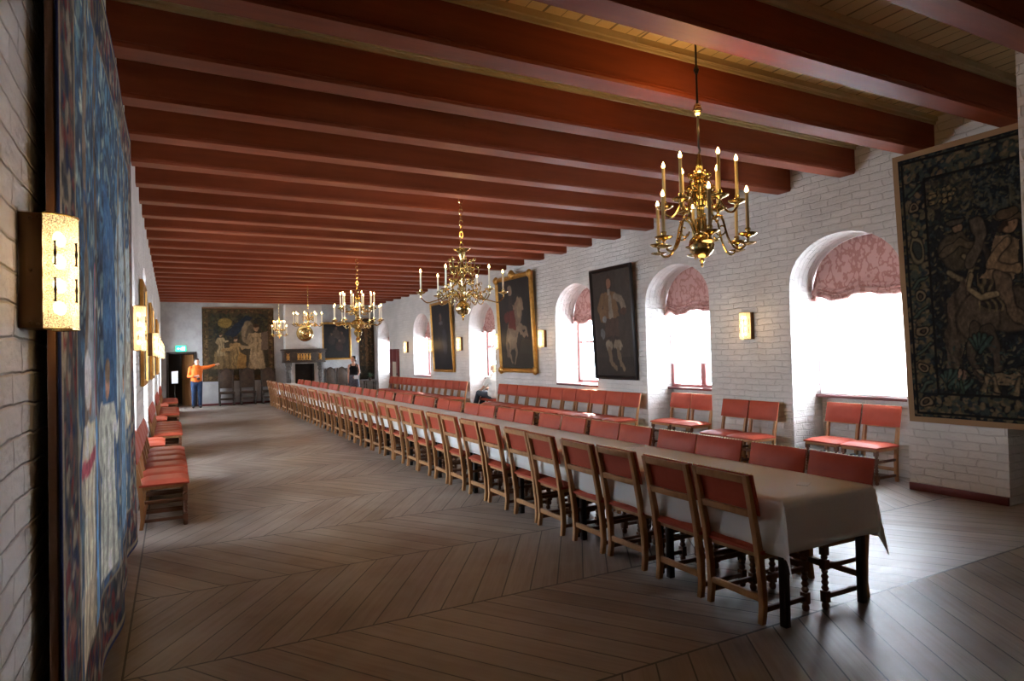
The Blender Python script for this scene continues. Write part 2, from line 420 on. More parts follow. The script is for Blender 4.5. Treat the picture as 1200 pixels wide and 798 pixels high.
WIN = [(4.39, 5.92, 0), (7.40, 8.93, 0), (10.42, 11.95, SILL), (14.95, 16.60, 0), (19.70, 21.34, SILL), (24.12, 25.70, 0)]
ops_r = [(a, b, z, SPR, TOP, XI-XR, SILL) for a, b, z in WIN] + [(2.61, 3.40, 0, 3.2, 3.2, .5, None)]
side_wall('wall_right', XR, 1, ops_r, YB, YF+.3, 'brick')
WINL = [(6.78, 8.28, 0), (10.45, 11.95, 0), (14.95, 16.55, 0), (19.72, 21.30, 0), (24.12, 25.60, 0)]
ops_l = [(a, b, z, SPR, TOP, XI-XR, SILL) for a, b, z in WINL]
side_wall('wall_left', XL, -1, ops_l, YB, YF+.3, 'brick')
def plane_wall(name, x0, x1, z0, z1, y, mat):
    mb = MB(); mb.quad((x0, y, z0), (x1, y, z0), (x1, y, z1), (x0, y, z1), [(x0, z0), (x1, z0), (x1, z1), (x0, z1)]); return mb
# far wall with its doorway
mb = MB()
for (a, b, c, e) in ((-1, -.13, 0, 4.3), (-.13, .72, 1.94, 4.3), (.72, 8.3, 0, 4.3)): mb.add(plane_wall('', a, b, c, e, YF, None))
for xx in (-.13, .72):
    mb.quad((xx, YF, 0), (xx, YF+.5, 0), (xx, YF+.5, 1.94), (xx, YF, 1.94), [(0, 0), (.5, 0), (.5, 1.94), (0, 1.94)])
mb.quad((-.13, YF, 1.94), (.72, YF, 1.94), (.72, YF+.5, 1.94), (-.13, YF+.5, 1.94), [(0, 0), (.8, 0), (.8, .5), (0, .5)])
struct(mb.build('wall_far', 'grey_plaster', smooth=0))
struct(plane_wall('', -1, 8.3, 0, 4.3, YB, None).build('wall_near', 'brick', smooth=0))
# pier that steps into the room beside the camera
mb = MB()
mb.quad((6.02, YB, 0), (6.02, 2.6, 0), (6.02, 2.6, 4.3), (6.02, YB, 4.3), [(YB, 0), (2.6, 0), (2.6, 4.3), (YB, 4.3)])
mb.quad((6.02, 2.6, 0), (7.5, 2.6, 0), (7.5, 2.6, 4.3), (6.02, 2.6, 4.3), [(0, 0), (1.5, 0), (1.5, 4.3), (0, 4.3)])
struct(mb.build('wall_pier', 'brick', smooth=0))
struct(MB().box(-1, 8.15, YB-.1, YF+2.2, -.12, 0).build('floor', 'floor', smooth=0))
struct(MB().box(-1, 8.15, YB-.1, YF+2.2, ZC, ZC+.1).build('ceiling', 'ceiling', smooth=0))
# beams, each with its cream mouldings
bmesh_beam = None
for i in range(-5, 25):
    y = 3.99+.93*i
    if y > YF-.3: break
    if bmesh_beam is None:
        b = MB(); prof = [(0, .02), (.012, 0), (.208, 0), (.22, .02), (.22, .38), (0, .38)]
        b.prism([(p[0], p[1]) for p in prof], lambda u, v, t: (t, u, v), XR-XL+.04)
        b.box(0, XR-XL+.04, -.006, 0, .035, .05); b.box(0, XR-XL+.04, .22, .226, .035, .05)
        bmesh_beam = b.mesh('ceiling_beam', 'beam', smooth=0)
        m = MB().box(0, XR-XL+.04, -.045, 0, .325, .38); m.box(0, XR-XL+.04, -.022, 0, .295, .325); m.box(0, XR-XL+.04, .22, .265, .325, .38); m.box(0, XR-XL+.04, .22, .242, .295, .325)
        mesh_mould = m.mesh('moulding', 'moulding', smooth=0)
    o = struct(link('ceiling_beam', bmesh_beam, None, (XL-.02, y, 3.755)))
    link('moulding', mesh_mould, o)
# dark red skirting along the right-hand piers
k = 1; yy = 3.40
mb = MB()
for a, b, z in WIN+[(YF, YF, 0)]:
    if z == 0 or a == YF:
        mb.box(XR-.03, XR, yy+.005, a-.005, 0, .085); yy = b
struct(mb.build('baseboard_right', 'trimred', bevel=.004))
struct(MB().box(.75, 3.8, YF-.025, YF, 0, .07).build('baseboard_far', 'trimred', bevel=.004))

# ------------------------------------------------------------------ windows, blinds, shades
def build_window(n, a, b, z, flip=False):
    x = XI
    f = MB(); t = .06
    f.box(x-.03, x+.05, a, a+t, SILL+.03, SPR); f.box(x-.03, x+.05, b-t, b, SILL+.03, SPR)
    f.box(x-.03, x+.05, a+t, b-t, SILL+.03, SILL+.03+t)
    ap = arch_pts(a, b, SPR, TOP); ai = arch_pts(a+t, b-t, SPR, TOP-t)
    for i in range(len(ap)-1):
        p, q, r, s_ = ap[i], ap[i+1], ai[i+1], ai[i]
        f.hexa([(x-.03, *p), (x-.03, *q), (x-.03, *r), (x-.03, *s_), (x+.05, *p), (x+.05, *q), (x+.05, *r), (x+.05, *s_)])
    o = struct(f.build('window_%d' % n, 'winframe', smooth=0))
    c = (a+b)/2
    MB().box(x-.02, x+.04, c-.055, c+.055, SILL+.03+t, TOP-t).build('mullion', 'winframe', o, bevel=.006)
    tr = MB()
    for zz in (1.84, 2.42): tr.box(x-.01, x+.03, a+t, b-t, zz, zz+.05)
    tr.build('transom', 'winframe', o, bevel=.004)
    MB().box(XI-.14 if z == 0 else XR-.02, x+.02, a+.004, b-.004, SILL, SILL+.04).build('sill', 'trimred', o, bevel=.006)
    g = MB()
    pts = [(a+t, SILL+.08), (b-t, SILL+.08)] + list(reversed(ai))
    g.v = [(x+.02, p[0], p[1]) for p in pts]; g.f = [tuple(range(len(pts)))]; g.uv = [None]
    g.build('glass_pane', 'glass', o, smooth=0)
    if flip:
        o.matrix_world = Matrix.Translation((XR+XL, a+b, 0)) @ Matrix.Rotation(PI, 4, 'Z')
    pd = bpy.data.lights.new('daylight', 'AREA'); pd.shape = 'RECTANGLE'; pd.size = b-a; pd.size_y = TOP-SILL; pd.cycles.is_portal = True
    px = XR+XL-(x+.12) if flip else x+.12
    po = link('daylight', pd, None, (px, c, (TOP+SILL)/2)); po.rotation_euler = Vector((1 if flip else -1, 0, 0)).to_track_quat('-Z', 'Z').to_euler()
def roman_shade(a, b, label, flip=False):
    x = XI-.10; c, h = (a+b)/2, (b-a)/2-.004
    nu, nv = 32, 44; mb = MB(); P = []
    for j in range(nv+1):
        v = j/nv
        for i in range(nu+1):
            u = -1+2*i/nu
            zt = SPR+(TOP-.004-SPR)*math.sqrt(max(0, 1-u*u)); zb = 2.30+.05*math.cos(u*PI*2.0)*(.6+.4*u)-.07*(u > .92)
            z = zb+(zt-zb)*(1-v)**2.0
            dz = z-zb
            bulge = .075*math.exp(-((dz-.035)/.035)**2)+.055*math.exp(-((dz-.12)/.03)**2)+.02*math.exp(-((dz-.20)/.03)**2)
            P.append((x-bulge-.012*math.sin(u*9+dz*30)*math.exp(-dz*6), c+u*h*(1+.04*(v > .9)*(abs(u) > .9)*0), z))
    mb.v = P
    for j in range(nv):
        for i in range(nu):
            n = j*(nu+1)+i; mb.f.append((n, n+1, n+nu+2, n+nu+1)); mb.uv.append(None)
    o = mb.build('roman_shade', 'damask', smooth=80)
    for (dz, dx, r) in ((.012, .055, .030), (.075, .050, .026)):
        g = MB(); pts = []; rad = []
        for i in range(41):
            u = -1+2*i/40; zb = 2.30+.05*math.cos(u*PI*2.0)*(.6+.4*u)-.07*(u > .92)
            pts.append((x-dx-.012*math.sin(u*13+dz*40), c+u*h*.985, zb+dz-.02*math.cos(u*PI)*(dz > .05))); rad.append((r*(.8+.3*math.sin(u*21+dz*90)), r*(1.2+.3*math.sin(u*17))))
        g.tube(pts, rad, 10); g.build('gathered_fold', 'damask', o, smooth=80)
    md = o.modifiers.new('thickness', 'SOLIDIFY'); md.thickness = .004
    if flip: o.matrix_world = Matrix.Translation((XR+XL, a+b, 0)) @ Matrix.Rotation(PI, 4, 'Z')
    return tag(o, label, 'blind')
wname = ['nearest tall window', 'second window from the camera', 'window behind the black framed portrait', 'window where a person sits', 'fifth window from the camera', 'farthest window']
for i, (a, b, z) in enumerate(WIN):
    build_window(i+1, a, b, z)
    roman_shade(a, b, 'pink damask roman shade gathered at the top of the '+wname[i])
for i, (a, b, z) in enumerate(WINL):
    build_window(i+7, a, b, z, True)
    roman_shade(a, b, 'pink damask roman shade in the left wall, %s niche beyond the blue tapestry' % ORD[i], True)
def roller(a, b, z, label):
    o = MB().box(XI-.062, XI-.060, a+.03, b-.03, z, 2.5).build('roller_blind', 'blind', smooth=0); tag(o, label, 'blind')
    MB().box(XI-.068, XI-.054, a+.03, b-.03, z-.02, z).build('bottom_rail', 'paper', o)
roller(4.39, 5.92, 1.01, 'white roller blind drawn right down over the nearest tall window')
roller(7.40, 8.93, 1.42, 'white roller blind half drawn over the second window from the camera')

# ------------------------------------------------------------------ far end: doorway, exit sign, fireplace
mb = MB()
mb.box(-.20, -.13, YF-.03, YF+.1, 0, 2.0); mb.box(.72, .79, YF-.03, YF+.1, 0, 2.0); mb.box(-.13, .72, YF-.03, YF+.1, 1.93, 2.0)
d = struct(mb.build('door_1', 'doordark', bevel=.008))
# the lobby behind it
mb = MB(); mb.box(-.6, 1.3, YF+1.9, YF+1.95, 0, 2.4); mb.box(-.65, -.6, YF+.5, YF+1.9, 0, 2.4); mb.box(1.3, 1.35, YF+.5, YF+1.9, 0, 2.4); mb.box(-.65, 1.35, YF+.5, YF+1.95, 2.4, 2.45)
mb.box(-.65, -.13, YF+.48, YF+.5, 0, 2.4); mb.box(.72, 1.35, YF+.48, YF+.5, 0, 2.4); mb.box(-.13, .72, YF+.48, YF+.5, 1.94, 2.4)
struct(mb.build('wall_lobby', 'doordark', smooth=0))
leaf = thing('wooden_door', 'varnished wooden door leaf standing open in the far left doorway', 'door', (.69, YF+.06, 0), math.radians(118))
l = MB().box(0, .78, -.02, .02, .012, 1.90).build('door_leaf', 'doorlight', leaf, bevel=.004)
p = MB()
for z0, z1 in ((.15, .8), (.95, 1.75)):
    for yy in (-.026, .020): p.box(.1, .68, yy, yy+.006, z0, z1)
p.build('panel', 'doorlight', l, bevel=.002)
MB().tube([(.72, -.02, 1.0), (.72, -.07, 1.0), (.62, -.07, 1.0)], .010).tube([(.72, .02, 1.0), (.72, .07, 1.0), (.62, .07, 1.0)], .010).build('door_handle', 'brass', leaf)
ex = thing('exit_sign', 'small green lit exit sign above the far left doorway', 'sign', (.28, YF, 2.02))
MB().box(-.17, .17, -.06, 0, 0, .21).build('sign_case', emis('exit green', (.02, .62, .30), 1.6), ex, bevel=.005)
g = MB()   # running figure, arrow and door in white
def sg(poly): g.prism(poly, lambda u, v, t: (u, -.0605-t, v), .003)
sg([(.03, .04), (.13, .04), (.13, .17), (.03, .17)])
sg([(-.13, .10), (-.08, .06), (-.08, .09), (-.03, .09), (-.03, .11), (-.08, .11), (-.08, .14)])
sg([(-.015, .05), (.005, .05), (.018, .09), (.018, .14), (-.002, .14), (-.002, .09)])
g.build('pictogram', emis('exit white', (.75, 1, .85), 2.2), ex, smooth=0)
st = thing('notice_stand', 'white notice board on a black pole standing in the dark doorway', 'sign', (.07, YF-.16, 0))
MB().lathe([(.13, 0), (.13, .012), (.03, .03), (.016, .05), (.014, .9)], 16).build('stand_pole', 'darkiron', st)
MB().box(-.105, .105, -.02, -.012, .87, 1.31).build('board', 'paper', st, bevel=.003)
# fireplace
fp = thing('fireplace', 'carved fireplace with white chimney breast at the far end of the hall', 'fireplace', (4.53, YF, 0))
MB().box(-.69, .69, -.45, -.002, 2.0, 3.75).build('chimney_breast', 'plaster', fp, bevel=.01)
mb = MB().box(-.60, -.34, -.40, -.002, .0, 1.5); mb.box(.37, .60, -.40, -.002, 0, 1.5); mb.box(-.34, .37, -.10, -.002, 0, 1.5)
mb.box(-.34, .37, -.40, -.10, 1.46, 1.5)
mb.build('firebox', 'plaster', fp, smooth=0)
mb = MB().box(-.338, .368, -.115, -.102, .0, 1.455); mb.box(-.338, -.330, -.42, -.116, .0, 1.455); mb.box(.360, .368, -.42, -.116, .0, 1.455)
mb.build('soot_lining', 'soot', fp, smooth=0)
mb = MB().box(-.76, .76, -.62, -.002, 1.52, 1.97); mb.box(-.82, .82, -.68, -.002, 1.97, 2.03); mb.box(-.79, .79, -.65, -.002, 1.90, 1.935); mb.box(-.78, .78, -.64, -.002, 1.50, 1.54)
man = mb.build('mantelpiece', 'carved', fp, bevel=.008)
for a, b in ((-.70, -.56), (-.30, .22), (.50, .64)):
    mb = MB()
    n = 1 if b-a < .2 else 5
    for i in range(n):
        c = a+(b-a)*(i+.5)/n; wd = (b-a)/n*.42
        mb.ball((c, -.62, 1.72), (wd, .03, .12), 10, 6); mb.tube([(c-wd, -.625, 1.60), (c, -.64, 1.63), (c+wd, -.625, 1.60)], .014, 6); mb.tube([(c-wd, -.625, 1.85), (c, -.64, 1.82), (c+wd, -.625, 1.85)], .014, 6)
    mb.build('gilt_carving', 'gilt', man)
for s in (-1, 1):
    mb = MB().lathe([(.13, 0), (.13, .12), (.10, .15), (.08, .2), (.13, .38), (.14, .5), (.09, .62), (.11, .66), (.085, .72), (.10, 1.05), (.08, 1.2), (.12, 1.26), (.10, 1.32), (.13, 1.40), (.13, 1.51)], 14, (s*.60, -.50, 0), 1, .8)
    for zz in (.45, .62, .95, 1.15, 1.35): mb.ball((s*.60, -.60, zz), (.07, .03, .06), 8, 6)
    mb.build('carved_pillar', 'stone', fp)
mb = MB()
for i in range(5): mb.tube([(-.22+.1*i, -.30, .12), (-.18+.08*i, -.20, .14)], .035, 7)
mb.box(-.27, .27, -.33, -.15, .0, .06)
mb.build('grate', 'darkiron', fp)
ds = thing('brass_dish', 'round brass dish hung on the white chimney breast', 'dish', (4.56, YF-.45, 2.63))
mb = MB()
mb.lathe([(.001, .02), (.16, .025), (.20, .05), (.23, .03), (.30, .035), (.315, .025), (.31, .005), (.02, .001)], 32)
mb.xf(Matrix.Rotation(PI/2, 4, 'X')); mb.build('dish_bowl', 'brass', ds)
mb = MB()
for i in range(10):
    a = 2*PI*i/10; mb.ball((.115*math.cos(a), -.026, .115*math.sin(a)), (.022, .012, .022), 8, 5)
mb.ball((0, -.024, 0), (.05, .02, .05), 10, 6)
mb.build('embossing', 'brass', ds)
# red cupboard door in the right wall
rd = thing('cupboard_door', 'dark red cupboard door with beige panel on right wall between far windows', 'door', (XR-.002, 23.45, 0))
MB().box(-.05, 0, -.53, -.26, 0, 1.93).box(-.05, 0, .26, .53, 0, 1.93).box(-.05, 0, -.26, .26, 1.45, 1.93).box(-.05, 0, -.26, .26, 0, .5).build('door_frame', 'trimred', rd, bevel=.006)
MB().box(-.03, 0, -.255, .255, .505, 1.445).build('door_panel', 'beige', rd)
MB().ball((-.075, -.42, 1.0), .025, 10, 6).tube([(-.05, -.42, 1.0), (-.075, -.42, 1.0)], .01).build('knob', 'darkiron', rd)

# ------------------------------------------------------------------ pictures and tapestries (pattern painted in mesh colour)
def vnoise(h, wd, cells, seed):
    rs = np.random.RandomState(seed); g = rs.rand(cells+2, cells+2)
    yy = np.linspace(0, cells, h, endpoint=False); xx = np.linspace(0, cells, wd, endpoint=False)
    y0 = yy.astype(int); x0 = xx.astype(int); fy = (yy-y0)[:, None]; fx = (xx-x0)[None, :]
    fy = fy*fy*(3-2*fy); fx = fx*fx*(3-2*fx)
    a = g[np.ix_(y0, x0)]; b = g[np.ix_(y0, x0+1)]; c = g[np.ix_(y0+1, x0)]; e = g[np.ix_(y0+1, x0+1)]
    return (a*(1-fx)+b*fx)*(1-fy)+(c*(1-fx)+e*fx)*fy
class Paint:
    def __init__(s, wd, ht, nu, nv, base, seed=1):
        s.wd, s.ht, s.nu, s.nv = wd, ht, nu, nv
        s.U, s.V = np.meshgrid(np.linspace(0, wd, nu), np.linspace(0, ht, nv))
        s.c = np.zeros((nv, nu, 3)); s.c[:] = lin(*base); s.rs = np.random.RandomState(seed)
        s.ox = 0.0
        s.dU = (vnoise(nv, nu, 22, seed+50)-.5)*.05; s.dV = (vnoise(nv, nu, 22, seed+51)-.5)*.05
    def put(s, mask, col, a=1.0):
        m = np.clip(mask, 0, 1)[..., None]*a; s.c = s.c*(1-m)+np.array(lin(*col))*m
    def soft(s, d, e=.012): return np.clip(.5-d/e, 0, 1)
    def ell(s, x, y, rx, ry, col, rot=0, a=1.0, e=.15, wob=1):
        du = s.U+s.dU*wob-x+s.ox; dv = s.V+s.dV*wob-y; c, t = math.cos(rot), math.sin(rot)
        p = (du*c+dv*t)/rx; q = (-du*t+dv*c)/ry; r = np.sqrt(p*p+q*q); s.put(np.clip((1-r)/e+.5, 0, 1), col, a)
    def rect(s, x0, x1, y0, y1, col, a=1.0):
        s.put(((s.U >= x0) & (s.U <= x1) & (s.V >= y0) & (s.V <= y1)).astype(float), col, a)
    def line(s, pts, wdt, col, a=1.0, wob=1):
        U = s.U+s.dU*wob+s.ox; V = s.V+s.dV*wob; best = np.full(s.U.shape, 1e9)
        for i in range(len(pts)-1):
            (x0, y0), (x1, y1) = pts[i], pts[i+1]; dx, dy = x1-x0, y1-y0; L = dx*dx+dy*dy+1e-12
            t = np.clip(((U-x0)*dx+(V-y0)*dy)/L, 0, 1); w_ = wdt if not isinstance(wdt, tuple) else None
            r = np.hypot(U-x0-t*dx, V-y0-t*dy); best = np.minimum(best, r - (w_ if w_ is not None else wdt[0]+(wdt[1]-wdt[0])*(i+t)/(len(pts)-1)))
        s.put(s.soft(best, .014), col, a)
    def poly(s, pts, col, a=1.0, wob=1):
        U = s.U+s.dU*wob+s.ox; V = s.V+s.dV*wob; ins = np.zeros(s.U.shape, bool); n = len(pts)
        for i in range(n):
            (x0, y0), (x1, y1) = pts[i], pts[(i+1) % n]
            c = ((y0 > V) != (y1 > V)) & (U < (x1-x0)*(V-y0)/((y1-y0) if abs(y1-y0) > 1e-9 else 1e-9)+x0); ins ^= c
        s.put(ins.astype(float), col, a)
    def speck(s, x0, x1, y0, y1, n, cols, r0, r1, a=.9, asp=1.0):
        for _ in range(n):
            x = s.rs.uniform(x0, x1); y = s.rs.uniform(y0, y1); r = s.rs.uniform(r0, r1)
            i0, i1 = np.searchsorted(s.U[0], [x-3*r, x+3*r]); j0, j1 = np.searchsorted(s.V[:, 0], [y-3*r, y+3*r])
            if i1 <= i0 or j1 <= j0: continue
            t = s.rs.uniform(0, PI); du = s.U[j0:j1, i0:i1]-x; dv = s.V[j0:j1, i0:i1]-y; c, q = math.cos(t), math.sin(t)
            d = np.sqrt(((du*c+dv*q)/r)**2+((-du*q+dv*c)/(r*asp))**2); m = np.clip((1-d)/.4+.5, 0, 1)[..., None]*a
            col = np.array(lin(*cols[s.rs.randint(len(cols))])); s.c[j0:j1, i0:i1] = s.c[j0:j1, i0:i1]*(1-m)+col*m
    def folds(s, x0, x1, y0, y1, f, col, a=.35):
        m = (s.U > x0) & (s.U < x1) & (s.V > y0) & (s.V < y1); s.put(m*np.clip(np.sin((s.U+s.dU*2)*f+s.V*3)*1.5, 0, 1), col, a)
    def blend(s, col, a): s.c = s.c*(1-a)+np.array(lin(*col))*a
    def e2(s, x, y, rx, ry, col, rot=0): s.ell(x, y, rx+.014, ry+.014, (24, 22, 22), rot); s.ell(x, y, rx, ry, col, rot)
    def l2(s, pts, w, col):
        w2 = tuple(q+.012 for q in w) if isinstance(w, tuple) else w+.012
        s.line(pts, w2, (24, 22, 22)); s.line(pts, w, col)
    def mott(s, cells, amt, seed): s.c *= (1-amt+2*amt*vnoise(s.nv, s.nu, cells, seed))[..., None]
    def mesh(s, name, fn, mat, parent):
        v = np.array([fn(u, vv) for u, vv in zip(s.U.ravel(), s.V.ravel())])
        i = np.arange(s.nv*s.nu).reshape(s.nv, s.nu)
        f = np.stack([i[:-1, :-1], i[:-1, 1:], i[1:, 1:], i[1:, :-1]], -1).reshape(-1, 4)
        me = bpy.data.meshes.new(name); me.from_pydata(v.tolist(), [], f.tolist())
        at = me.color_attributes.new('paint', 'FLOAT_COLOR', 'POINT'); rgba = np.ones((s.nv*s.nu, 4), np.float32); rgba[:, :3] = np.clip(s.c.reshape(-1, 3), 0, 1)
        at.data.foreach_set('color', rgba.ravel()); me.materials.append(M[mat]); me.shade_smooth()
        o = link(name, me, parent); return o
def robed(p, x, y, h, robe, skin, hair, lean=0.0, wd=.26):
    # a standing draped figure, feet at (x, y)
    w_ = h*wd; xt = x+lean*h
    p.poly([(x-w_*.75, y), (x+w_*.75, y), (xt+w_*.5, y+h*.55), (xt+w_*.55, y+h*.80), (xt-w_*.55, y+h*.80), (xt-w_*.45, y+h*.5)], robe)
    p.folds(x-w_*.7, x+w_*.7, y, y+h*.7, 60/h, tuple(int(c*.55) for c in robe), .6)
    p.line([(xt-w_*.5, y+h*.76), (xt-w_*.75, y+h*.6), (xt-w_*.3, y+h*.5)], h*.04, tuple(int(c*.85) for c in robe))
    p.line([(xt+w_*.5, y+h*.76), (xt+w_*.85, y+h*.62), (xt+w_*1.1, y+h*.66)], h*.038, tuple(min(255, int(c*1.05)) for c in robe))
    p.ell(xt, y+h*.90, h*.055, h*.075, skin); p.ell(xt, y+h*.955, h*.065, h*.045, hair)
def border(p, bw, ground, cols, guard, n, r0, r1):
    W, H = p.wd, p.ht
    for x0, x1, y0, y1 in ((0, bw, 0, H), (W-bw, W, 0, H), (0, W, 0, bw), (0, W, H-bw, H)):
        p.rect(x0, x1, y0, y1, ground); p.speck(x0+.02, x1-.02, y0+.02, y1-.02, int(n*((x1-x0)*(y1-y0))/(bw*H)), cols, r0, r1, .9, .6)
    for k_ in (bw-.02, .03):
        for x0, x1, y0, y1 in ((k_, k_+.025, k_, H-k_), (W-k_-.025, W-k_, k_, H-k_), (k_, W-k_, k_, k_+.025), (k_, W-k_, H-k_-.025, H-k_)): p.rect(x0, x1, y0, y1, guard)

# left wall: blue verdure tapestry
W_, H_ = 3.92, 3.34
p = Paint(W_, H_, 260, 220, (38, 62, 84), 3)
p.speck(.3, 3.7, 1.2, 3.1, 900, [(26, 52, 78), (40, 84, 116), (66, 108, 132), (22, 40, 60), (96, 120, 124), (52, 96, 128)], .03, .09, .85, .45)
p.speck(.3, 3.7, .3, 1.3, 350, [(34, 70, 108), (120, 122, 112), (148, 142, 128), (30, 56, 84), (70, 100, 120)], .04, .12, .8, .5)
p.poly([(1.9, 1.2), (3.5, 1.3), (3.55, 2.4), (2.9, 2.2), (2.3, 2.55), (2.0, 2.0)], (158, 172, 172), .75)
p.poly([(2.7, 1.0), (3.6, 1.0), (3.6, 1.6), (3.0, 1.7)], (150, 148, 130), .7)
for xs, wdt, c in (([(.62, .8), (.68, 1.7), (.60, 2.3), (.72, 3.0)], .055, (104, 88, 72)), ([(1.15, .9), (1.22, 1.8), (1.12, 2.6), (1.2, 3.1)], .06, (86, 74, 64)), ([(2.15, .7), (2.2, 1.9), (2.35, 2.9)], .05, (104, 96, 84)), ([(3.2, 1.0), (3.25, 2.0), (3.1, 2.9)], .06, (92, 88, 78))):
    p.line(xs, wdt, c)
p.speck(.3, 3.7, 1.6, 3.1, 500, [(30, 66, 100), (54, 100, 132), (18, 36, 58), (108, 132, 134), (150, 160, 146)], .02, .06, .9, .4)
p.poly([(1.45, .6), (1.9, .6), (1.95, 2.2), (1.5, 2.4)], (36, 84, 128), .75)
p.ell(.85, 1.35, .16, .5, (150, 160, 162), .1, .7)
robed(p, .72, .42, 1.02, (196, 188, 166), (150, 112, 88), (190, 184, 170), .03, .34)
p.line([(.5, 1.08), (.95, 1.10)], .03, (150, 60, 74)); p.ell(.70, 1.42, .10, .12, (206, 202, 190))
p.poly([(.45, .1), (.98, .1), (.92, .62), (.52, .62)], (176, 164, 140)); p.folds(.45, .98, .1, .62, 40, (112, 98, 80), .6)
p.poly([(1.0, .38), (1.2, .38), (1.25, 1.2), (1.05, 1.25)], (96, 150, 190)); p.line([(1.05, 1.25), (1.0, 1.5), (1.12, 1.9)], .025, (168, 74, 92))
robed(p, 1.62, .4, 1.1, (176, 180, 168), (160, 122, 96), (120, 96, 70), -.02, .3)
robed(p, 2.5, .42, 1.05, (98, 132, 160), (150, 116, 92), (90, 72, 56), .04, .32)
robed(p, 3.15, .42, 1.0, (182, 174, 150), (150, 116, 92), (90, 72, 56), .0, .34)
p.c = p.c*2.1; p.blend((170, 176, 170), .14); p.mott(30, .22, 5); p.mott(80, .25, 6)
border(p, .36, (96, 92, 88), [(150, 142, 126), (128, 60, 62), (40, 58, 92), (168, 158, 138), (70, 84, 96), (52, 62, 70), (140, 96, 84)], (162, 152, 130), 420, .02, .06)
for x0, x1, y0, y1 in ((0, .03, 0, H_), (W_-.03, W_, 0, H_), (0, W_, 0, .03), (0, W_, H_-.03, H_)): p.rect(x0, x1, y0, y1, (38, 50, 96))
tp = thing('tapestry', 'large blue woodland tapestry with pale figures on the left brick wall', 'tapestry', (-.29, 2.28, .17))
wav = lambda y, z: min(1, y/.8)*(.018*math.sin(y*3.1+1)*(1.2-z/3.4)+.012*math.sin(y*7+z)*(1-z/3.6))
c1 = p.mesh('woven_cloth', lambda u, v: (wav(u, v), u, v), 'tapestry', tp)
md = c1.modifiers.new('thickness', 'SOLIDIFY'); md.thickness = .006; md.offset = -1
MB().box(-.032, -.010, .0, .05, -.12, 3.4).box(-.06, -.03, .05, 3.72, 3.25, 3.33).build('batten', 'woodbatten', tp, bevel=.004)

# right wall: dark hunting tapestry
W_, H_ = 1.60, 2.86
p = Paint(W_, H_, 200, 330, (30, 30, 32), 9)
lv = [(58, 54, 42), (76, 68, 48), (36, 42, 44), (92, 82, 60), (26, 28, 30), (44, 52, 54)]
p.speck(.25, 1.5, .2, 2.6, 1500, lv, .012, .035, .9, .4)
p.speck(.62, 1.2, 2.05, 2.56, 420, [(28, 36, 44), (62, 66, 60), (82, 76, 58), (22, 28, 34)], .02, .05, .95, .3); p.l2([(1.16, 1.5), (1.18, 2.2)], .03, (60, 50, 40))
p.poly([(.27, 2.25), (.75, 2.3), (.7, 2.56), (.27, 2.56)], (70, 60, 48), .6)
for i in range(14): p.e2(.34+.055*(i % 5), 2.42-.05*(i//5)+.012*(i % 2), .022, .022, (120, 100, 66))
p.speck(.27, .72, 2.1, 2.55, 120, [(36, 42, 40), (88, 78, 54)], .015, .04, .9, .4)
# second horseman behind
p.e2(.52, 1.78, .15, .20, (72, 62, 48)); p.e2(.56, 2.02, .05, .062, (124, 98, 74)); p.e2(.55, 2.09, .09, .028, (66, 58, 48)); p.l2([(.4, 1.75), (.55, 1.85), (.74, 1.8)], .035, (88, 74, 56)); p.l2([(.46, 1.55), (.62, 1.42), (.7, 1.6), (.6, 1.7)], .022, (116, 102, 76))
p.l2([(.66, 1.62), (.78, 1.9), (.74, 2.06)], .05, (84, 72, 58))
# horse
p.poly([(.36, .55), (.48, .50), (.62, .95), (.72, 1.35), (.58, 1.48), (.42, 1.25)], (86, 72, 58)); p.folds(.34, .74, .5, 1.5, 60, (44, 38, 32), .6)
p.e2(1.02, 1.14, .46, .21, (78, 65, 52), .08); p.e2(.70, 1.06, .20, .24, (84, 70, 56)); p.l2([(1.30, 1.25), (1.40, 1.6), (1.50, 1.82)], (.15, .09), (80, 66, 52)); p.e2(1.56, 1.78, .14, .06, (84, 70, 55), -.6)
for xs in ([(.68, .95), (.62, .66), (.72, .40)], [(.80, .92), (.86, .62), (.80, .38)], [(1.30, 1.0), (1.42, .78), (1.36, .52)], [(1.36, 1.05), (1.56, .9), (1.58, .66)]): p.l2(xs, (.062, .028), (76, 62, 50))
for xs in ([(1.1, 1.34), (1.3, 1.42), (1.48, 1.72)], [(.62, 1.28), (.9, 1.36)], [(1.2, .95), (1.38, 1.3)]): p.line(xs, .011, (34, 26, 22))
# rider
p.poly([(.72, 1.18), (.98, 1.12), (1.0, 1.46), (.80, 1.50)], (46, 40, 38)); p.folds(.72, 1.0, 1.12, 1.5, 95, (112, 96, 66), .7)
p.poly([(.76, 1.46), (1.02, 1.40), (1.12, 1.80), (.92, 1.88)], (120, 98, 74)); p.folds(.76, 1.1, 1.4, 1.85, 50, (74, 60, 46), .5)
p.l2([(1.0, 1.78), (.84, 1.60), (1.06, 1.52)], .042, (126, 102, 76)); p.e2(1.04, 1.95, .062, .08, (134, 104, 78), -.25); p.e2(1.06, 2.04, .17, .034, (92, 74, 54), -.2); p.e2(1.02, 2.085, .085, .05, (84, 66, 48))
p.line([(1.0, 1.97), (1.0, 2.0), (.96, 1.92)], .018, (50, 36, 26)); p.ell(1.07, 1.96, .008, .006, (30, 22, 18))
p.l2([(.92, 1.46), (1.02, 1.12), (1.14, .98), (1.24, .95)], (.062, .035), (100, 82, 64)); p.l2([(.68, 1.50), (.64, 1.36), (.74, 1.26), (.90, 1.30)], .024, (134, 116, 86))
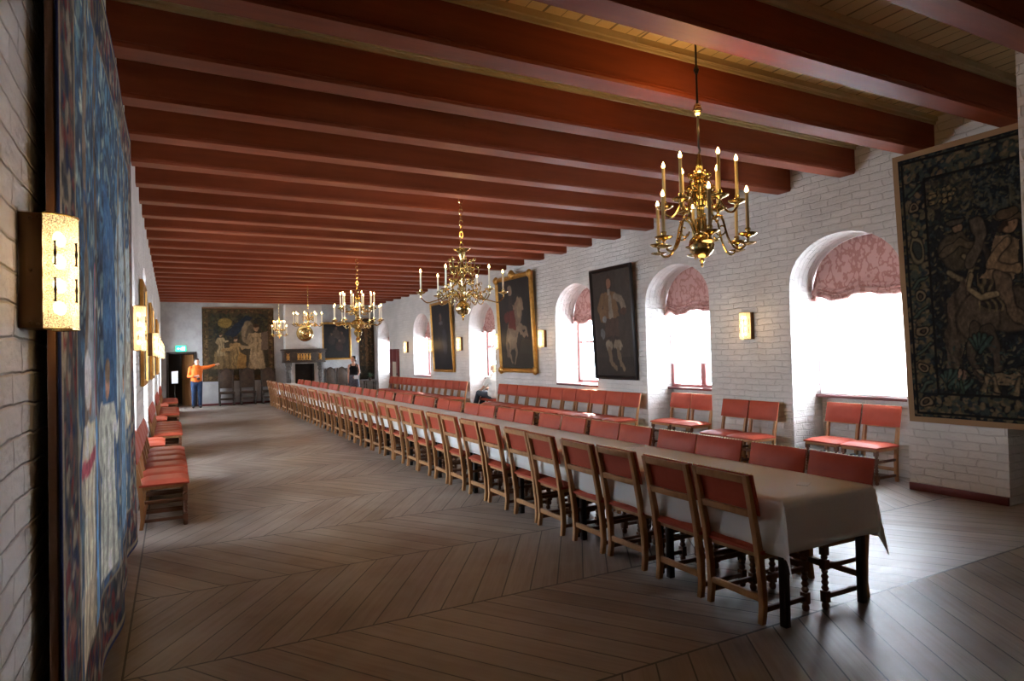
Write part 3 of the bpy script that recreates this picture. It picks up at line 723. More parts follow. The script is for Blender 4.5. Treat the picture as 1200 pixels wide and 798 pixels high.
# dogs, tulip, plants
for bx, by, cc in ((.90, .44, (124, 104, 78)), (1.30, .46, (96, 80, 62)), (1.02, .22, (104, 86, 66))):
    p.e2(bx, by, .21, .058, cc, .08); p.e2(bx-.22, by+.05, .062, .036, cc, -.4); p.l2([(bx-.25, by+.07), (bx-.20, by+.0)], .014, (70, 56, 44))
    for dx, sl in ((-.15, -.05), (-.10, .03), (.13, -.03), (.18, .06)): p.l2([(bx+dx, by), (bx+dx+sl, by-.13)], .015, cc)
    p.l2([(bx+.2, by+.02), (bx+.30, by+.09)], .010, cc)
for sx, sy_ in ((.50, .16), (.40, .22), (.72, .60)):
    for a in (-.7, -.35, 0, .35, .7): p.l2([(sx, sy_+.12), (sx+.16*math.sin(a), sy_+.12+.17*math.cos(a))], .016, (58, 76, 66))
p.e2(.52, .46, .04, .05, (122, 92, 74)); p.e2(.50, .47, .02, .05, (140, 110, 88)); p.l2([(.51, .2), (.52, .42)], .008, (60, 78, 60))
p.speck(.27, 1.4, .12, .8, 260, [(52, 66, 60), (34, 44, 46), (84, 78, 56)], .012, .03, .85, .35)
p.mott(40, .25, 5); p.mott(100, .3, 6)
border(p, .27, (26, 28, 32), [(84, 76, 52), (100, 84, 58), (50, 60, 56), (66, 70, 58), (112, 94, 70), (34, 44, 52)], (24, 22, 22), 620, .014, .045)
p.e2(.145, 1.86, .075, .15, (112, 98, 72)); p.e2(.145, 1.86, .045, .10, (52, 54, 50)); p.e2(.145, 2.04, .04, .03, (112, 98, 72))
for yy in (.18, .55, .95, 1.35, 2.3): p.e2(.14, yy, .055, .05, (118, 100, 76)); p.e2(.14, yy, .02, .02, (70, 56, 44))
for yy in (.35, .75, 1.15, 1.5, 2.5): p.l2([(.08, yy-.06), (.14, yy), (.22, yy+.05)], .012, (66, 78, 66))
p.blend((20, 18, 17), .25)
tp = thing('tapestry', 'dark hunting tapestry with rider and dogs on the right wall', 'tapestry', (7.375, 4.28, .84))
tp.rotation_euler = (0, math.radians(-3.0), 0)
c1 = p.mesh('woven_cloth', lambda u, v: (.010*math.sin(u*4)*(1-v/3), -u, v), 'tapestry', tp)
md = c1.modifiers.new('thickness', 'SOLIDIFY'); md.thickness = .008; md.offset = 1
h = MB()
for a, b, c, e in ((0, .06, -.06, 2.92), (-1.64, -1.60, -.06, 2.92), (-1.60, 0, -.06, .0), (-1.60, 0, 2.86, 2.92)): h.box(-.008, .008, a, b, c, e)
h.build('hem', 'hem', tp)

# far wall: banquet tapestry
W_, H_ = 2.50, 2.74
p = Paint(W_, H_, 150, 160, (66, 58, 42), 12)
p.speck(.25, 2.25, 1.5, 2.5, 300, [(30, 40, 44), (62, 66, 46), (84, 78, 50), (40, 44, 36)], .04, .10, .85, .5)
p.poly([(1.1, 1.6), (1.75, 2.4), (1.5, 2.45), (.7, 1.75)], (26, 42, 58)); p.ell(.78, 2.18, .24, .17, (150, 122, 62))
p.ell(1.55, 1.85, .20, .42, (142, 120, 92), -.15); p.ell(1.62, 1.8, .13, .34, (96, 82, 64), -.15)
p.poly([(.32, .45), (1.15, .45), (1.1, 1.05), (.42, 1.12)], (134, 108, 70)); p.folds(.32, 1.15, .45, 1.05, 34, (84, 66, 42), .6)
for x, y, h_, c, l_ in ((.62, .95, .85, (168, 142, 104), 0), (1.20, .5, 1.15, (160, 128, 82), -.06), (1.86, .42, 1.72, (178, 150, 112), .0)): robed(p, x, y, h_, c, (176, 138, 106), (70, 52, 36), l_, .24)
p.line([(1.22, 1.35), (.9, 1.2), (.68, 1.15)], .06, (168, 132, 86)); p.line([(1.86, 1.4), (1.6, 1.25), (1.36, 1.28)], .055, (172, 144, 106)); p.poly([(1.15, .45), (1.5, .45), (1.5, .95), (1.25, 1.1)], (168, 124, 66))
p.line([(1.80, 1.0), (1.78, .45)], .06, (190, 160, 122)); p.line([(1.95, 1.0), (2.0, .45)], .06, (190, 160, 122)); p.poly([(2.05, 1.15), (2.3, 1.15), (2.3, 1.85), (2.05, 1.8)], (120, 100, 84))
p.rect(.2, 2.3, .22, .4, (58, 54, 42), .8); p.mott(26, .22, 5); p.mott(70, .2, 6)
border(p, .20, (58, 46, 32), [(104, 84, 52), (128, 100, 66), (76, 66, 44), (92, 60, 42)], (84, 66, 42), 150, .03, .07); p.blend((54, 44, 32), .38)
tp = thing('tapestry', 'brown banquet scene tapestry on the far wall left of the fireplace', 'tapestry', (.98, YF-.02, .88))
c1 = p.mesh('woven_cloth', lambda u, v: (u, .006*math.sin(u*6), v), 'tapestry', tp)
md = c1.modifiers.new('thickness', 'SOLIDIFY'); md.thickness = .006
MB().box(0, 2.5, -.018, .012, 2.72, 2.76).build('hanging_rail', 'woodbatten', tp)
# far right corner: narrow brown tapestry
p = Paint(.62, 2.5, 60, 160, (58, 46, 34), 17)
p.speck(.05, .57, .1, 2.4, 260, [(84, 66, 46), (44, 36, 28), (104, 82, 58), (36, 44, 40), (70, 54, 40)], .03, .10, .85, .35)
p.rect(0, .62, 0, .55, (36, 36, 32), .7); p.line([(.31, .8), (.28, 2.3)], .06, (92, 68, 46)); p.mott(30, .25, 5)
tp = thing('tapestry', 'narrow dark brown tapestry in the far right corner beside the farthest window', 'tapestry', (6.79, YF-.03, .74))
c1 = p.mesh('woven_cloth', lambda u, v: (u, .012*math.sin(u*22), v), 'tapestry', tp)
md = c1.modifiers.new('thickness', 'SOLIDIFY'); md.thickness = .006
MB().box(-.01, .63, -.022, .022, 2.49, 2.53).build('hanging_rail', 'woodbatten', tp)

def framed(name, label, p, loc, fn_axis, fw, fd, fmat, canvas='canvas', tilt=0.0, rot=0.0, deco=False):
    """picture in a frame; local x = right as the viewer sees it, local z = up, local -y = towards the viewer"""
    t = thing(name, label, 'picture', loc)
    t.rotation_euler = Matrix.Rotation(rot, 4, 'Z').to_3x3().to_euler() if not tilt else (Matrix.Rotation(rot, 4, 'Z') @ Matrix.Rotation(tilt, 4, 'X')).to_euler()
    W, H = p.wd, p.ht
    p.mesh(canvas, lambda u, v: (u-W/2, -fd*.45, v), 'oil', t)
    f = MB()
    prof = [(0, 0), (fw*.25, -fd*.55), (fw*.6, -fd), (fw, -fd*.8), (fw, 0)]     # (distance outwards, y)
    for i in range(len(prof)):
        (a, ya), (b, yb) = prof[i], prof[(i+1) % len(prof)]
        A = [(-W/2-a, -a), (W/2+a, -a), (W/2+a, H+a), (-W/2-a, H+a)]; B = [(-W/2-b, -b), (W/2+b, -b), (W/2+b, H+b), (-W/2-b, H+b)]
        for j in range(4):
            k_ = (j+1) % 4; f.quad((A[j][0], ya, A[j][1]), (A[k_][0], ya, A[k_][1]), (B[k_][0], yb, B[k_][1]), (B[j][0], yb, B[j][1]))
    f.build('frame', fmat, t, weld=True)
    bk = MB().box(-W/2-fw*.5, W/2+fw*.5, -.006, 0, -fw*.5, H+fw*.5); bk.build('backing', 'carved', t)
    if deco:
        for sx in (-1, 1):
            for z in (-fw*.5, H+fw*.5):
                d_ = MB()
                d_.ball((sx*(W/2+fw*.55), -fd*.7, z), (fw*1.0, fd*.6, fw*.95), 12, 8)
                d_.ball((sx*(W/2+fw*.55), -fd*1.25, z), (fw*.5, fd*.3, fw*.5), 10, 6)
                d_.build('corner_scroll', 'gilt', t)
        c_ = MB().ball((0, -fd*.8, H+fw*1.1), (fw*1.2, fd*.6, fw*1.1), 14, 8); c_.ball((0, -fd*1.3, H+fw*1.15), (fw*.6, fd*.35, fw*.6), 12, 6)
        c_.tube([(-fw*2, -fd*.6, H+fw*.6), (-fw*1.1, -fd*.7, H+fw*1.3), (0, -fd*.8, H+fw*1.9), (fw*1.1, -fd*.7, H+fw*1.3), (fw*2, -fd*.6, H+fw*.6)], fw*.22, 8)
        c_.build('crest', 'gilt', t)
    return t
# portrait of a standing gentleman, black frame
p = Paint(1.14, 1.98, 90, 150, (62, 50, 42), 21)
p.rect(.72, 1.14, .0, 1.98, (72, 62, 54), .6); p.rect(0, 1.14, 0, .35, (50, 40, 34), .8)
p.poly([(.36, .25), (.52, .25), (.58, .9), (.42, .95)], (58, 44, 38)); p.poly([(.62, .28), (.78, .25), (.72, .9), (.56, .9)], (58, 44, 38))
p.poly([(.30, .75), (.78, .75), (.74, 1.2), (.38, 1.2)], (84, 60, 46)); p.poly([(.26, 1.1), (.78, 1.1), (.70, 1.58), (.40, 1.6)], (134, 98, 62)); p.poly([(.46, 1.08), (.62, 1.08), (.58, 1.5), (.50, 1.52)], (152, 138, 120))
p.line([(.32, 1.5), (.20, 1.28), (.30, 1.08)], .075, (134, 98, 62)); p.line([(.70, 1.5), (.88, 1.40), (.92, 1.28)], .07, (150, 132, 112)); p.ell(.92, 1.2, .09, .08, (92, 56, 38)); p.ell(.33, 1.08, .05, .06, (150, 150, 150)); p.ell(.24, .8, .06, .12, (120, 122, 124))
p.ell(.51, 1.74, .12, .17, (58, 34, 22)); p.ell(.51, 1.74, .065, .095, (158, 108, 82)); p.rect(.47, .55, 1.52, 1.64, (168, 156, 142), .8)
for sx in (.43, .70): p.ell(sx, .58, .12, .10, (156, 140, 118)); p.line([(sx, .5), (sx+.06, .22), (sx+.16, .14)], .045, (134, 112, 86))
p.mott(16, .2, 3)
p.blend((34, 27, 22), .55); framed('framed_portrait', 'tall black framed portrait of a standing gentleman between bright windows', p, (XR-.02, 9.78, 1.19), None, .07, .06, 'blackframe', tilt=math.radians(2.5), rot=-PI/2)
# horseman in a gilt frame
p = Paint(1.60, 2.14, 100, 140, (40, 36, 34), 23)
p.rect(0, 1.6, 0, .4, (58, 50, 38), .9); p.poly([(.9, .35), (1.6, .35), (1.6, .6), (1.1, .75)], (66, 60, 44), .7)
p.ell(.62, .82, .26, .36, (150, 128, 106), -.15); p.line([(.75, 1.0), (.95, 1.25), (1.08, 1.5)], (.24, .15), (134, 112, 92)); p.ell(1.14, 1.52, .10, .17, (150, 122, 98), .3); p.ell(1.02, 1.45, .10, .26, (160, 134, 104), .1)
for xs in ([(.5, .6), (.42, .38), (.55, .12)], [(.72, .6), (.80, .4), (.68, .12)], [(1.0, 1.0), (1.3, .95), (1.38, .75)], [(.95, .95), (1.2, .78), (1.36, .86)]): p.line(xs, (.075, .03), (142, 120, 98))
p.line([(.40, .9), (.30, .6), (.36, .3)], .05, (128, 108, 90)); p.poly([(.45, 1.0), (.82, .92), (.80, 1.45), (.52, 1.42)], (112, 42, 32)); p.ell(.40, 1.25, .16, .14, (96, 36, 30))
p.ell(.60, 1.86, .10, .15, (142, 124, 106)); p.ell(.62, 1.84, .06, .08, (164, 122, 96)); p.line([(.62, 1.5), (.8, 1.45), (1.0, 1.62)], .05, (150, 120, 96)); p.poly([(.5, 1.4), (.72, 1.4), (.70, 1.75), (.54, 1.75)], (58, 46, 40)); p.mott(14, .2, 3)
p.blend((34, 27, 22), .42); framed('framed_painting', 'gilt framed painting of a horseman on a rearing pale horse', p, (XR-.02, 13.62, 1.30), None, .105, .09, 'gilt', tilt=math.radians(2.5), rot=-PI/2, deco=True)
# dark portrait between the far sconces
p = Paint(1.5, 2.0, 80, 120, (30, 29, 32), 29)
p.ell(.75, .9, .35, .75, (42, 38, 40)); p.ell(.72, 1.6, .09, .13, (96, 76, 64)); p.ell(.72, 1.42, .14, .06, (92, 90, 92)); p.ell(.5, .95, .05, .07, (84, 66, 56)); p.ell(.95, .85, .2, .4, (50, 52, 60)); p.mott(14, .2, 3)
framed('framed_portrait', 'very dark tall portrait with thin gilt frame between two lit wall lamps', p, (XR-.02, 18.42, 1.22), None, .08, .07, 'gilt', tilt=math.radians(2.5), rot=-PI/2)
# painting right of the fireplace
p = Paint(1.0, 1.34, 80, 100, (34, 33, 34), 31)
for x, y, c in ((.5, .95, (98, 82, 66)), (.72, .75, (84, 68, 56)), (.3, .7, (74, 62, 54)), (.6, .45, (84, 56, 48))): p.ell(x, y, .14, .2, c, .3, .5); p.ell(x, y+.24, .05, .06, (128, 100, 80), 0, .7)
p.mott(12, .25, 3)
p.blend((34, 27, 22), .42); framed('framed_painting', 'dark painting in a wide gilt frame right of the fireplace', p, (5.87, YF-.012, 1.66), None, .085, .07, 'gilt')
# gilt frames hung along the left wall
for i, (y, wd_, label) in enumerate(((9.8, 1.1, 'gilt framed picture seen edge on, nearest past the blue tapestry'), (13.5, 1.3, 'gilt framed picture seen edge on, middle one along the left wall'), (18.4, 1.3, 'gilt framed picture seen edge on, farthest along the left wall'))):
    p = Paint(wd_, 1.2, 50, 50, (44, 38, 34), 40+i); p.ell(wd_/2, .5, .3, .5, (58, 44, 38)); p.ell(wd_/2, .9, .10, .13, (140, 104, 80)); p.ell(wd_/2, .75, .14, .05, (130, 126, 120)); p.mott(10, .2, 3)
    framed('framed_portrait', label, p, (XL+.012, y, 1.42), None, .07, .045, 'gilt', rot=PI/2)

# ------------------------------------------------------------------ wall lamps
def sconce_proto():
    t = thing('wall_sconce', 'x', 'wall lamp')
    # local: wall plane at y=0, lamp projects to -y, z centred
    b = MB().box(-.075, .075, -.055, 0, -.16, .16)
    for sx in (-1, 1):
        for z in (-.145, 0, .145): b.ball((sx*.076, -.028, z), (.004, .005, .005), 8, 5)
    for z in (-.15, .15): b.ball((-.076, -.045, z), (.004, .005, .005), 8, 5); b.ball((.076, -.045, z), (.004, .005, .005), 8, 5)
    b.build('back_box', 'bronze', t, bevel=.003)
    g = MB(); n = 18; H = .162
    for i in range(n):
        a0, a1 = PI*i/n, PI*(i+1)/n
        q0 = (-.073*math.cos(a0), -.056-.076*math.sin(a0)); q1 = (-.073*math.cos(a1), -.056-.076*math.sin(a1))
        for k_ in range(8):
            z0, z1 = -H+2*H*k_/8, -H+2*H*(k_+1)/8; g.quad((*q0, z0), (*q1, z0), (*q1, z1), (*q0, z1))
    g.build('glass_shade', 'seeded', t, weld=True)
    for z in (-H, H):
        r = MB(); r.tube([(-.073*math.cos(PI*i/n), -.056-.076*math.sin(PI*i/n), z) for i in range(n+1)], .003, 6)
        r.build('shade_rim', 'brass', t)
    for ang in (.11, .36, .64, .89):
        for z in (-.052, .052):
            c = MB(); x, y = -.076*math.cos(PI*ang), -.056-.080*math.sin(PI*ang)
            c.tube([(x, y, z-.034), (x, y-.001, z-.028), (x, y-.001, z-.012), (x, y-.001, z), (x, y-.001, z+.012), (x, y-.001, z+.028), (x, y, z+.034)], [.0042, .0026, .0024, .0044, .0024, .0026, .0042], 8)
            c.build('clasp', 'darkiron', t)
    for z in (-.10, -.035, .035, .10):
        for sx in (-.022, .022): MB().ball((sx, -.085, z), (.014, .014, .020), 10, 7).build('bulb', 'lampbulb', t)
    return t
SP = sconce_proto()
sy = [6.63, 12.44, 14.68, 17.13, 19.42, 21.95]
rl = ['between the two nearest windows', 'right of the gilt horseman painting', 'left of the gilt horseman painting', 'right of the very dark tall portrait', 'left of the very dark tall portrait', 'beside the dark red cupboard door']
def sconce(i, x, y, z, rz, label, s=1.0, pw=1.0):
    o = SP if i == 0 else copy_tree(SP)
    o.location = (x, y, z); o.rotation_euler = (0, 0, rz); o.scale = (s, s, s); o['label'] = label; o['group'] = 'amber glass wall sconces'
    ld = bpy.data.lights.new('sconce_light', 'POINT'); ld.energy = SCONCE*pw; ld.color = (1, .62, .26); ld.shadow_soft_size = .05
    lo = link('sconce_light', ld, o, (0, -.20, 0)); return o
sconce(0, XL, 2.185, 1.905, PI/2, 'lit amber glass wall sconce close to the camera, left of the blue tapestry', .97, .35)
for i, y in enumerate(sy):
    sconce(1, XR, y, 1.97, -PI/2, 'lit amber glass wall sconce on right wall '+rl[i], 1.2)
for i, y in enumerate(sy):
    sconce(1, XL, y-.1 if i == 0 else y, 1.95, PI/2, 'lit amber glass wall sconce, %s beyond the blue tapestry on the left wall' % ORD[i], 1.2)

# ------------------------------------------------------------------ chandeliers
def flame(mb, c, r, h): mb.lathe([(r*.5, 0), (r*.95, h*.2), (r, h*.35), (r*.6, h*.7), (r*.12, h)], 8, c)
def chandelier(name, label, loc, body, tiers, chain, cmat, light, ball_top, wire=False):
    """loc: lowest point; body: lathe profile; tiers: dicts n,R,zp (pan height),zr (root height),rr,ch (candle height),ph,style"""
    t = thing(name, label, 'chandelier', loc, 0, 'brass chandeliers down the hall')
    MB().lathe(body, 20).build('stem', 'brass', t)
    for T in tiers:
        n, R, zp, zr, rr = T['n'], T['R'], T['zp'], T['zr'], T['rr']
        if T.get('style') == 'orn':
            am = MB()
            for (x0, z0, x1, z1) in ((rr, zr, R, zp), (rr, zr+.02, R*.75, zp+.10)):
                pts = []
                for i in range(15):
                    a = i/14; pts.append((x0+(x1-x0)*a+.03*math.sin(a*PI), 0, z0+(z1-z0)*a+.05*math.sin(a*PI*2)))
                for i in range(1, 11):
                    a = i/10*PI*1.7; r_ = .035*(1-i/16); pts.append((x1-r_*math.sin(a)*1.0, 0, z1+.035-.035*math.cos(a)*(1-i/16)))
                am.tube(pts, [.008]*15+[.006]*10, 6)
                am.ball((x1*.9, 0, z1+.03), .018, 8, 6); am.ball((x0+(x1-x0)*.5, 0, z0+(z1-z0)*.5+.02), (.02, .012, .02), 8, 6)
            me = am.mesh('scroll', 'brass')
            for k_ in range(n):
                o = link('scroll', me, t); o.rotation_euler = (0, 0, T['ph']+2*PI*k_/n)
            continue
        am = MB(); d_ = R-rr
        ctr = [(rr, zr), (rr+d_*.14, zr+T['up']), (rr+d_*.36, zr+T['up']*1.05), (rr+d_*.50, (zr+zp)/2-T['dn']*.2), (rr+d_*.66, zp-T['dn']*.85), (rr+d_*.85, zp-T['dn']), (R, zp-T['dn']*.45), (R, zp-.01)]
        pts = []
        for i in range(len(ctr)-1):
            p0, p1, p2, p3 = ctr[max(i-1, 0)], ctr[i], ctr[i+1], ctr[min(i+2, len(ctr)-1)]
            for s_ in range(4):
                u = s_/4; q = [.5*(2*p1[j]+(p2[j]-p0[j])*u+(2*p0[j]-5*p1[j]+4*p2[j]-p3[j])*u*u+(3*p1[j]-p0[j]-3*p2[j]+p3[j])*u**3) for j in (0, 1)]; pts.append((q[0], 0, q[1]))
        pts.append((R, 0, zp-.01)); am.tube(pts, .0085, 7)
        # inner curl
        cu = []
        for i in range(14):
            a = i/13*PI*1.6; cu.append((rr+d_*.42+.045*math.cos(a+PI)*(1-i/26)-.02, 0, zr+T['up']*.1+.05*math.sin(a+PI)*(1-i/26)))
        am.tube(cu, .006, 6)
        am.ball((rr+d_*.36, 0, zr+T['up']*1.05), .014, 8, 6)
        arm_me = am.mesh('arm', 'brass')
        pan = MB().lathe([(.006, -.03), (.012, -.02), (.02, -.012), (.045, -.006), (.066, .008), (.068, .013), (.05, .004), (.016, .003), (.014, .02), (.020, .035), (.020, .05), (.012, .05)], 14)
        if T.get('dbl'): pan.lathe([(.006, -.075), (.03, -.07), (.06, -.060), (.06, -.055), (.03, -.062), (.008, -.06)], 14)
        pan_me = pan.mesh('drip_pan', 'brass')
        ch = T['ch']; can_me = MB().lathe([(.0125, .04), (.0125, .04+ch*.5), (.0120, .04+ch)], 10).mesh('candle', cmat)
        fb = MB(); flame(fb, (0, 0, .04+ch), .013, .05); fl_me = fb.mesh('flame_bulb', 'bulb')
        for k_ in range(n):
            a = T['ph']+2*PI*k_/n
            o = link('arm', arm_me, t); o.rotation_euler = (0, 0, a); link('drip_pan', pan_me, o, (R, 0, zp))
            c = link('candle', can_me, t, (R*math.cos(a), R*math.sin(a), zp)); link('flame_bulb', fl_me, c)
    if chain == 'rod':
        zc = ZC-loc[2]-.008; MB().tube([(0, 0, zc), (-.25, .02, zc), (-.33, .28, zc-.03), (-.30, .325, zc-.07), (2.2, .325, zc-.07)], .006, 6).build('power_cable', 'moulding', t)
        top = 4.125-loc[2]; r = MB().tube([(0, 0, ball_top), (.012, 0, ball_top+.03), (.0, 0, ball_top+.06), (0, 0, top)], .008, 8)
        r.lathe([(.012, -.03), (.022, 0), (.012, .03)], 10, (0, 0, top-.35)); r.build('hanging_rod', 'darkiron', t)
        MB().ball((0, 0, ball_top+.34), (.036, .036, .03), 16, 10).lathe([(.014, -.045), (.028, -.03), (.028, .03), (.014, .045)], 12, (0, 0, ball_top+.34)).build('rod_knob', 'brass', t)
    else:
        lk = MB(); top = ZC-loc[2]; z = ball_top; k_ = 0; hl = .045 if chain == 'wide' else .035; wl = .026 if chain == 'wide' else .014
        while z < top-hl*.5:
            ring = []
            for i in range(10):
                a = 2*PI*i/10; x = wl*math.cos(a)
                ring.append((x, 0, z+hl+hl*math.sin(a)) if k_ % 2 == 0 else (0, x, z+hl+hl*math.sin(a)))
            lk.tube(ring, .005, 5, closed=True); z += hl*1.75; k_ += 1
        lk.build('chain', 'brass', t)
        MB().lathe([(.01, -.04), (.03, -.02), (.035, -.001)], 12, (0, 0, top)).build('ceiling_cap', 'brass', t)
    ld = bpy.data.lights.new('candlelight', 'POINT'); ld.energy = light; ld.color = (1, .56, .2); ld.shadow_soft_size = .12
    link('candlelight', ld, t, (0, 0, ball_top+.22))
    ld2 = bpy.data.lights.new('candlelight', 'POINT'); ld2.energy = light*.2; ld2.color = (1, .56, .2); ld2.shadow_soft_size = .12
    link('candlelight', ld2, t, (.0, -.0, -.12))
    return t
b1 = [(.004, 0), (.012, .015), (.008, .03), (.022, .05), (.014, .062), (.05, .075), (.085, .115), (.096, .16), (.088, .205), (.05, .245), (.03, .255), (.045, .27), (.045, .36), (.028, .375), (.028, .45), (.05, .465), (.05, .50), (.026, .515), (.03, .56), (.046, .60), (.046, .65), (.024, .69), (.040, .71), (.02, .735), (.026, .77), (.018, .82), (.012, .86)]
chandelier('chandelier', 'nearest and largest brass chandelier with two tiers of yellow candles on black rod', (3.55, 3.60, 2.27), b1,
           [dict(n=6, R=.345, zp=.20, zr=.255, rr=.05, ch=.27, ph=-.08, up=.10, dn=.09, dbl=True), dict(n=6, R=.265, zp=.47, zr=.50, rr=.045, ch=.27, ph=.27, up=.05, dn=.07),
            dict(n=6, R=.09, zp=.56, zr=.54, rr=.03, ph=.3, style='orn')], 'rod', 'candle', LAMP*2.6, .86)
b2 = [(.004, 0), (.014, .02), (.008, .04), (.03, .06), (.018, .075), (.07, .09), (.10, .14), (.105, .18), (.09, .22), (.05, .26), (.028, .28), (.04, .32), (.022, .36), (.036, .42), (.022, .50), (.04, .55), (.04, .58), (.02, .62), (.03, .70), (.04, .74), (.02, .80), (.03, .86), (.05, .90), (.05, .94), (.11, .975), (.12, .985), (.02, .99)]
chandelier('chandelier', 'ornate scrolled brass chandelier with six white candles, second from the camera', (3.54, 8.10, 2.12), b2,
           [dict(n=6, R=.57, zp=.38, zr=.26, rr=.06, ch=.24, ph=-.27, up=.08, dn=.13), dict(n=8, R=.34, zp=.36, zr=.30, rr=.05, ph=.2, style='orn'),
            dict(n=6, R=.24, zp=.70, zr=.62, rr=.03, ph=.4, style='orn'), dict(n=6, R=.18, zp=.52, zr=.46, rr=.03, ph=.1, style='orn')], 'wide', 'candlewhite', LAMP*1.0, .985)
b3 = [(.004, 0), (.04, .03), (.05, .07), (.03, .11), (.07, .16), (.09, .22), (.06, .28), (.12, .33), (.15, .38), (.13, .44), (.06, .48), (.05, .56), (.09, .60), (.11, .66), (.08, .72), (.04, .76), (.05, .82), (.06, .92), (.03, 1.0), (.02, 1.06)]
chandelier('chandelier', 'third brass chandelier from the camera, two dense tiers of white candles', (3.50, 13.6, 1.97), b3,
           [dict(n=10, R=.50, zp=.46, zr=.34, rr=.10, ch=.26, ph=.15, up=.05, dn=.10), dict(n=10, R=.35, zp=.72, zr=.62, rr=.07, ch=.26, ph=.32, up=.04, dn=.07)], 'wide', 'candlewhite', LAMP*2.0, 1.06)
b4 = [(.004, 0), (.03, .02), (.02, .05), (.06, .08), (.07, .12), (.05, .16), (.02, .19), (.035, .25), (.02, .32), (.03, .38), (.015, .46)]
chandelier('chandelier', 'fourth brass chandelier from the camera, one ring of candles before brass dish', (3.46, 19.0, 2.50), b4,
           [dict(n=9, R=.40, zp=.13, zr=.12, rr=.05, ch=.26, ph=.1, up=.03, dn=.05), dict(n=6, R=.16, zp=.30, zr=.22, rr=.02, ph=.2, style='orn')], 'narrow', 'candlewhite', LAMP*2.0, .46)
chandelier('chandelier', 'farthest and smallest brass chandelier before the banquet tapestry', (3.40, 24.2, 2.40), b4,
           [dict(n=6, R=.28, zp=.12, zr=.12, rr=.05, ch=.26, ph=.4, up=.03, dn=.05), dict(n=6, R=.19, zp=.30, zr=.24, rr=.03, ch=.24, ph=.1, up=.03, dn=.04)], 'narrow', 'candlewhite', LAMP*2.0, .46)
# ------------------------------------------------------------------ tables, cloths
def TY(k): return 2.585+1.09*k+.008*k*k
TX0, TX1, TT = 3.13, 3.95, .745
def table(k, L):
    t = thing('dining_table', '', 'table', ((TX0+TX1)/2, TY(k), 0), 0, 'dark tables making up the long table')
    hw = (TX1-TX0)/2
    MB().box(-hw, hw, .003, L-.003, TT-.03, TT).build('tabletop', 'tabledark', t, bevel=.003)
    MB().box(-hw+.06, hw-.06, .06, .08, TT-.11, TT-.03).box(-hw+.06, hw-.06, L-.08, L-.06, TT-.11, TT-.03).box(-hw+.06, -hw+.08, .08, L-.08, TT-.11, TT-.03).box(hw-.08, hw-.06, .08, L-.08, TT-.11, TT-.03).build('apron', 'tabledark', t)
    for sx in (-1, 1):
        for y in (.055, L-.055): MB().box(sx*(hw-.05)-.022, sx*(hw-.05)+.022, y-.022, y+.022, 0, TT-.03).build('leg', 'tabledark', t, bevel=.003)
    t['label'] = 'dark wooden table under white cloth, %s from the near end of the long row' % ordw(k)
for k in range(18): table(k, TY(k+1)-TY(k))
def cloth(k, y0, y1, near, far):
    t = thing('tablecloth', '', 'tablecloth', (0, 0, 0), 0, 'white cloths along the long table')
    drop, end = .262, .29; zt = TT+.006+.0015*(k % 2)
    xs = [-drop, -drop*.7, -drop*.35, -.05, -.015, 0]+[(TX1-TX0)*i/14 for i in range(1, 14)]+[TX1-TX0, TX1-TX0+.015, TX1-TX0+.05, TX1-TX0+drop*.35, TX1-TX0+drop*.7, TX1-TX0+drop]
    if near: xs = [-drop-.06]+xs+[TX1-TX0+drop+.06]
    L = y1-y0; ys = [L*i/26 for i in range(27)]
    if near: ys = [-end, -end*.85, -end*.7, -end*.5, -end*.3, -end*.15, -.02]+ys
    if far: ys = ys+[L+.02, L+end*.15, L+end*.3, L+end*.6, L+end]
    rs = random.Random(k); mb = MB()
    for y in ys:
        for x in xs:
            du = max(0, -x, x-(TX1-TX0)); dv = max(0, -y, y-L) if (near or far) else 0
            sx = -1 if x < 0 else 1; sy_ = -1 if y < 0 else 1
            px = TX0+min(max(x, 0), TX1-TX0); py = y0+min(max(y, 0), L)
            fold = .006*math.sin(y*7+k*2)+.004*math.sin(y*17+k)
            z = zt-((du**1.6+dv**1.6)**(1/1.6)); m = min(du, dv)
            if du > 0: px += sx*(.012+fold*du/drop*1.2+.05*du*(dv > 0)+.05*m)
            if dv > 0: py += sy_*(.012+.006*math.sin(x*9)*dv/end+.06*dv+.16*m)
            if du == 0 and dv == 0: z += .0012*math.sin(x*11+k)*math.sin(y*5)
            if m > 0: z += .14*m
            mb.v.append((px, py, z))
    nx = len(xs)
    for j in range(len(ys)-1):
        for i in range(nx-1):
            a = j*nx+i; mb.f.append((a, a+1, a+nx+1, a+nx)); mb.uv.append(None)
    o = mb.build('cloth', 'linen', t, smooth=60); md = o.modifiers.new('thickness', 'SOLIDIFY'); md.thickness = .0025; md.offset = 1
    t['label'] = ('near end white tablecloth hanging in corner folds over the long table' if near else 'far end white tablecloth on the long table' if far else 'white tablecloth, %s from the near end of the long table' % ordw(k))
for k in range(9): cloth(k, TY(2*k)-(0 if k == 0 else .04), TY(2*k+2), k == 0, k == 8)
for (x, y, rz, lab) in ((3.62, 2.83, .5, 'small white card lying nearest the near end of the tablecloth'), (3.42, 3.42, .2, 'small white card on the near tablecloth, farther from its end')):
    o = MB().box(-.055, .055, -.035, .035, 0, .002).build('place_card', 'paper'); o.location = (x, y, TT+.0115); o.rotation_euler = (0, 0, rz); tag(o, lab, 'card')

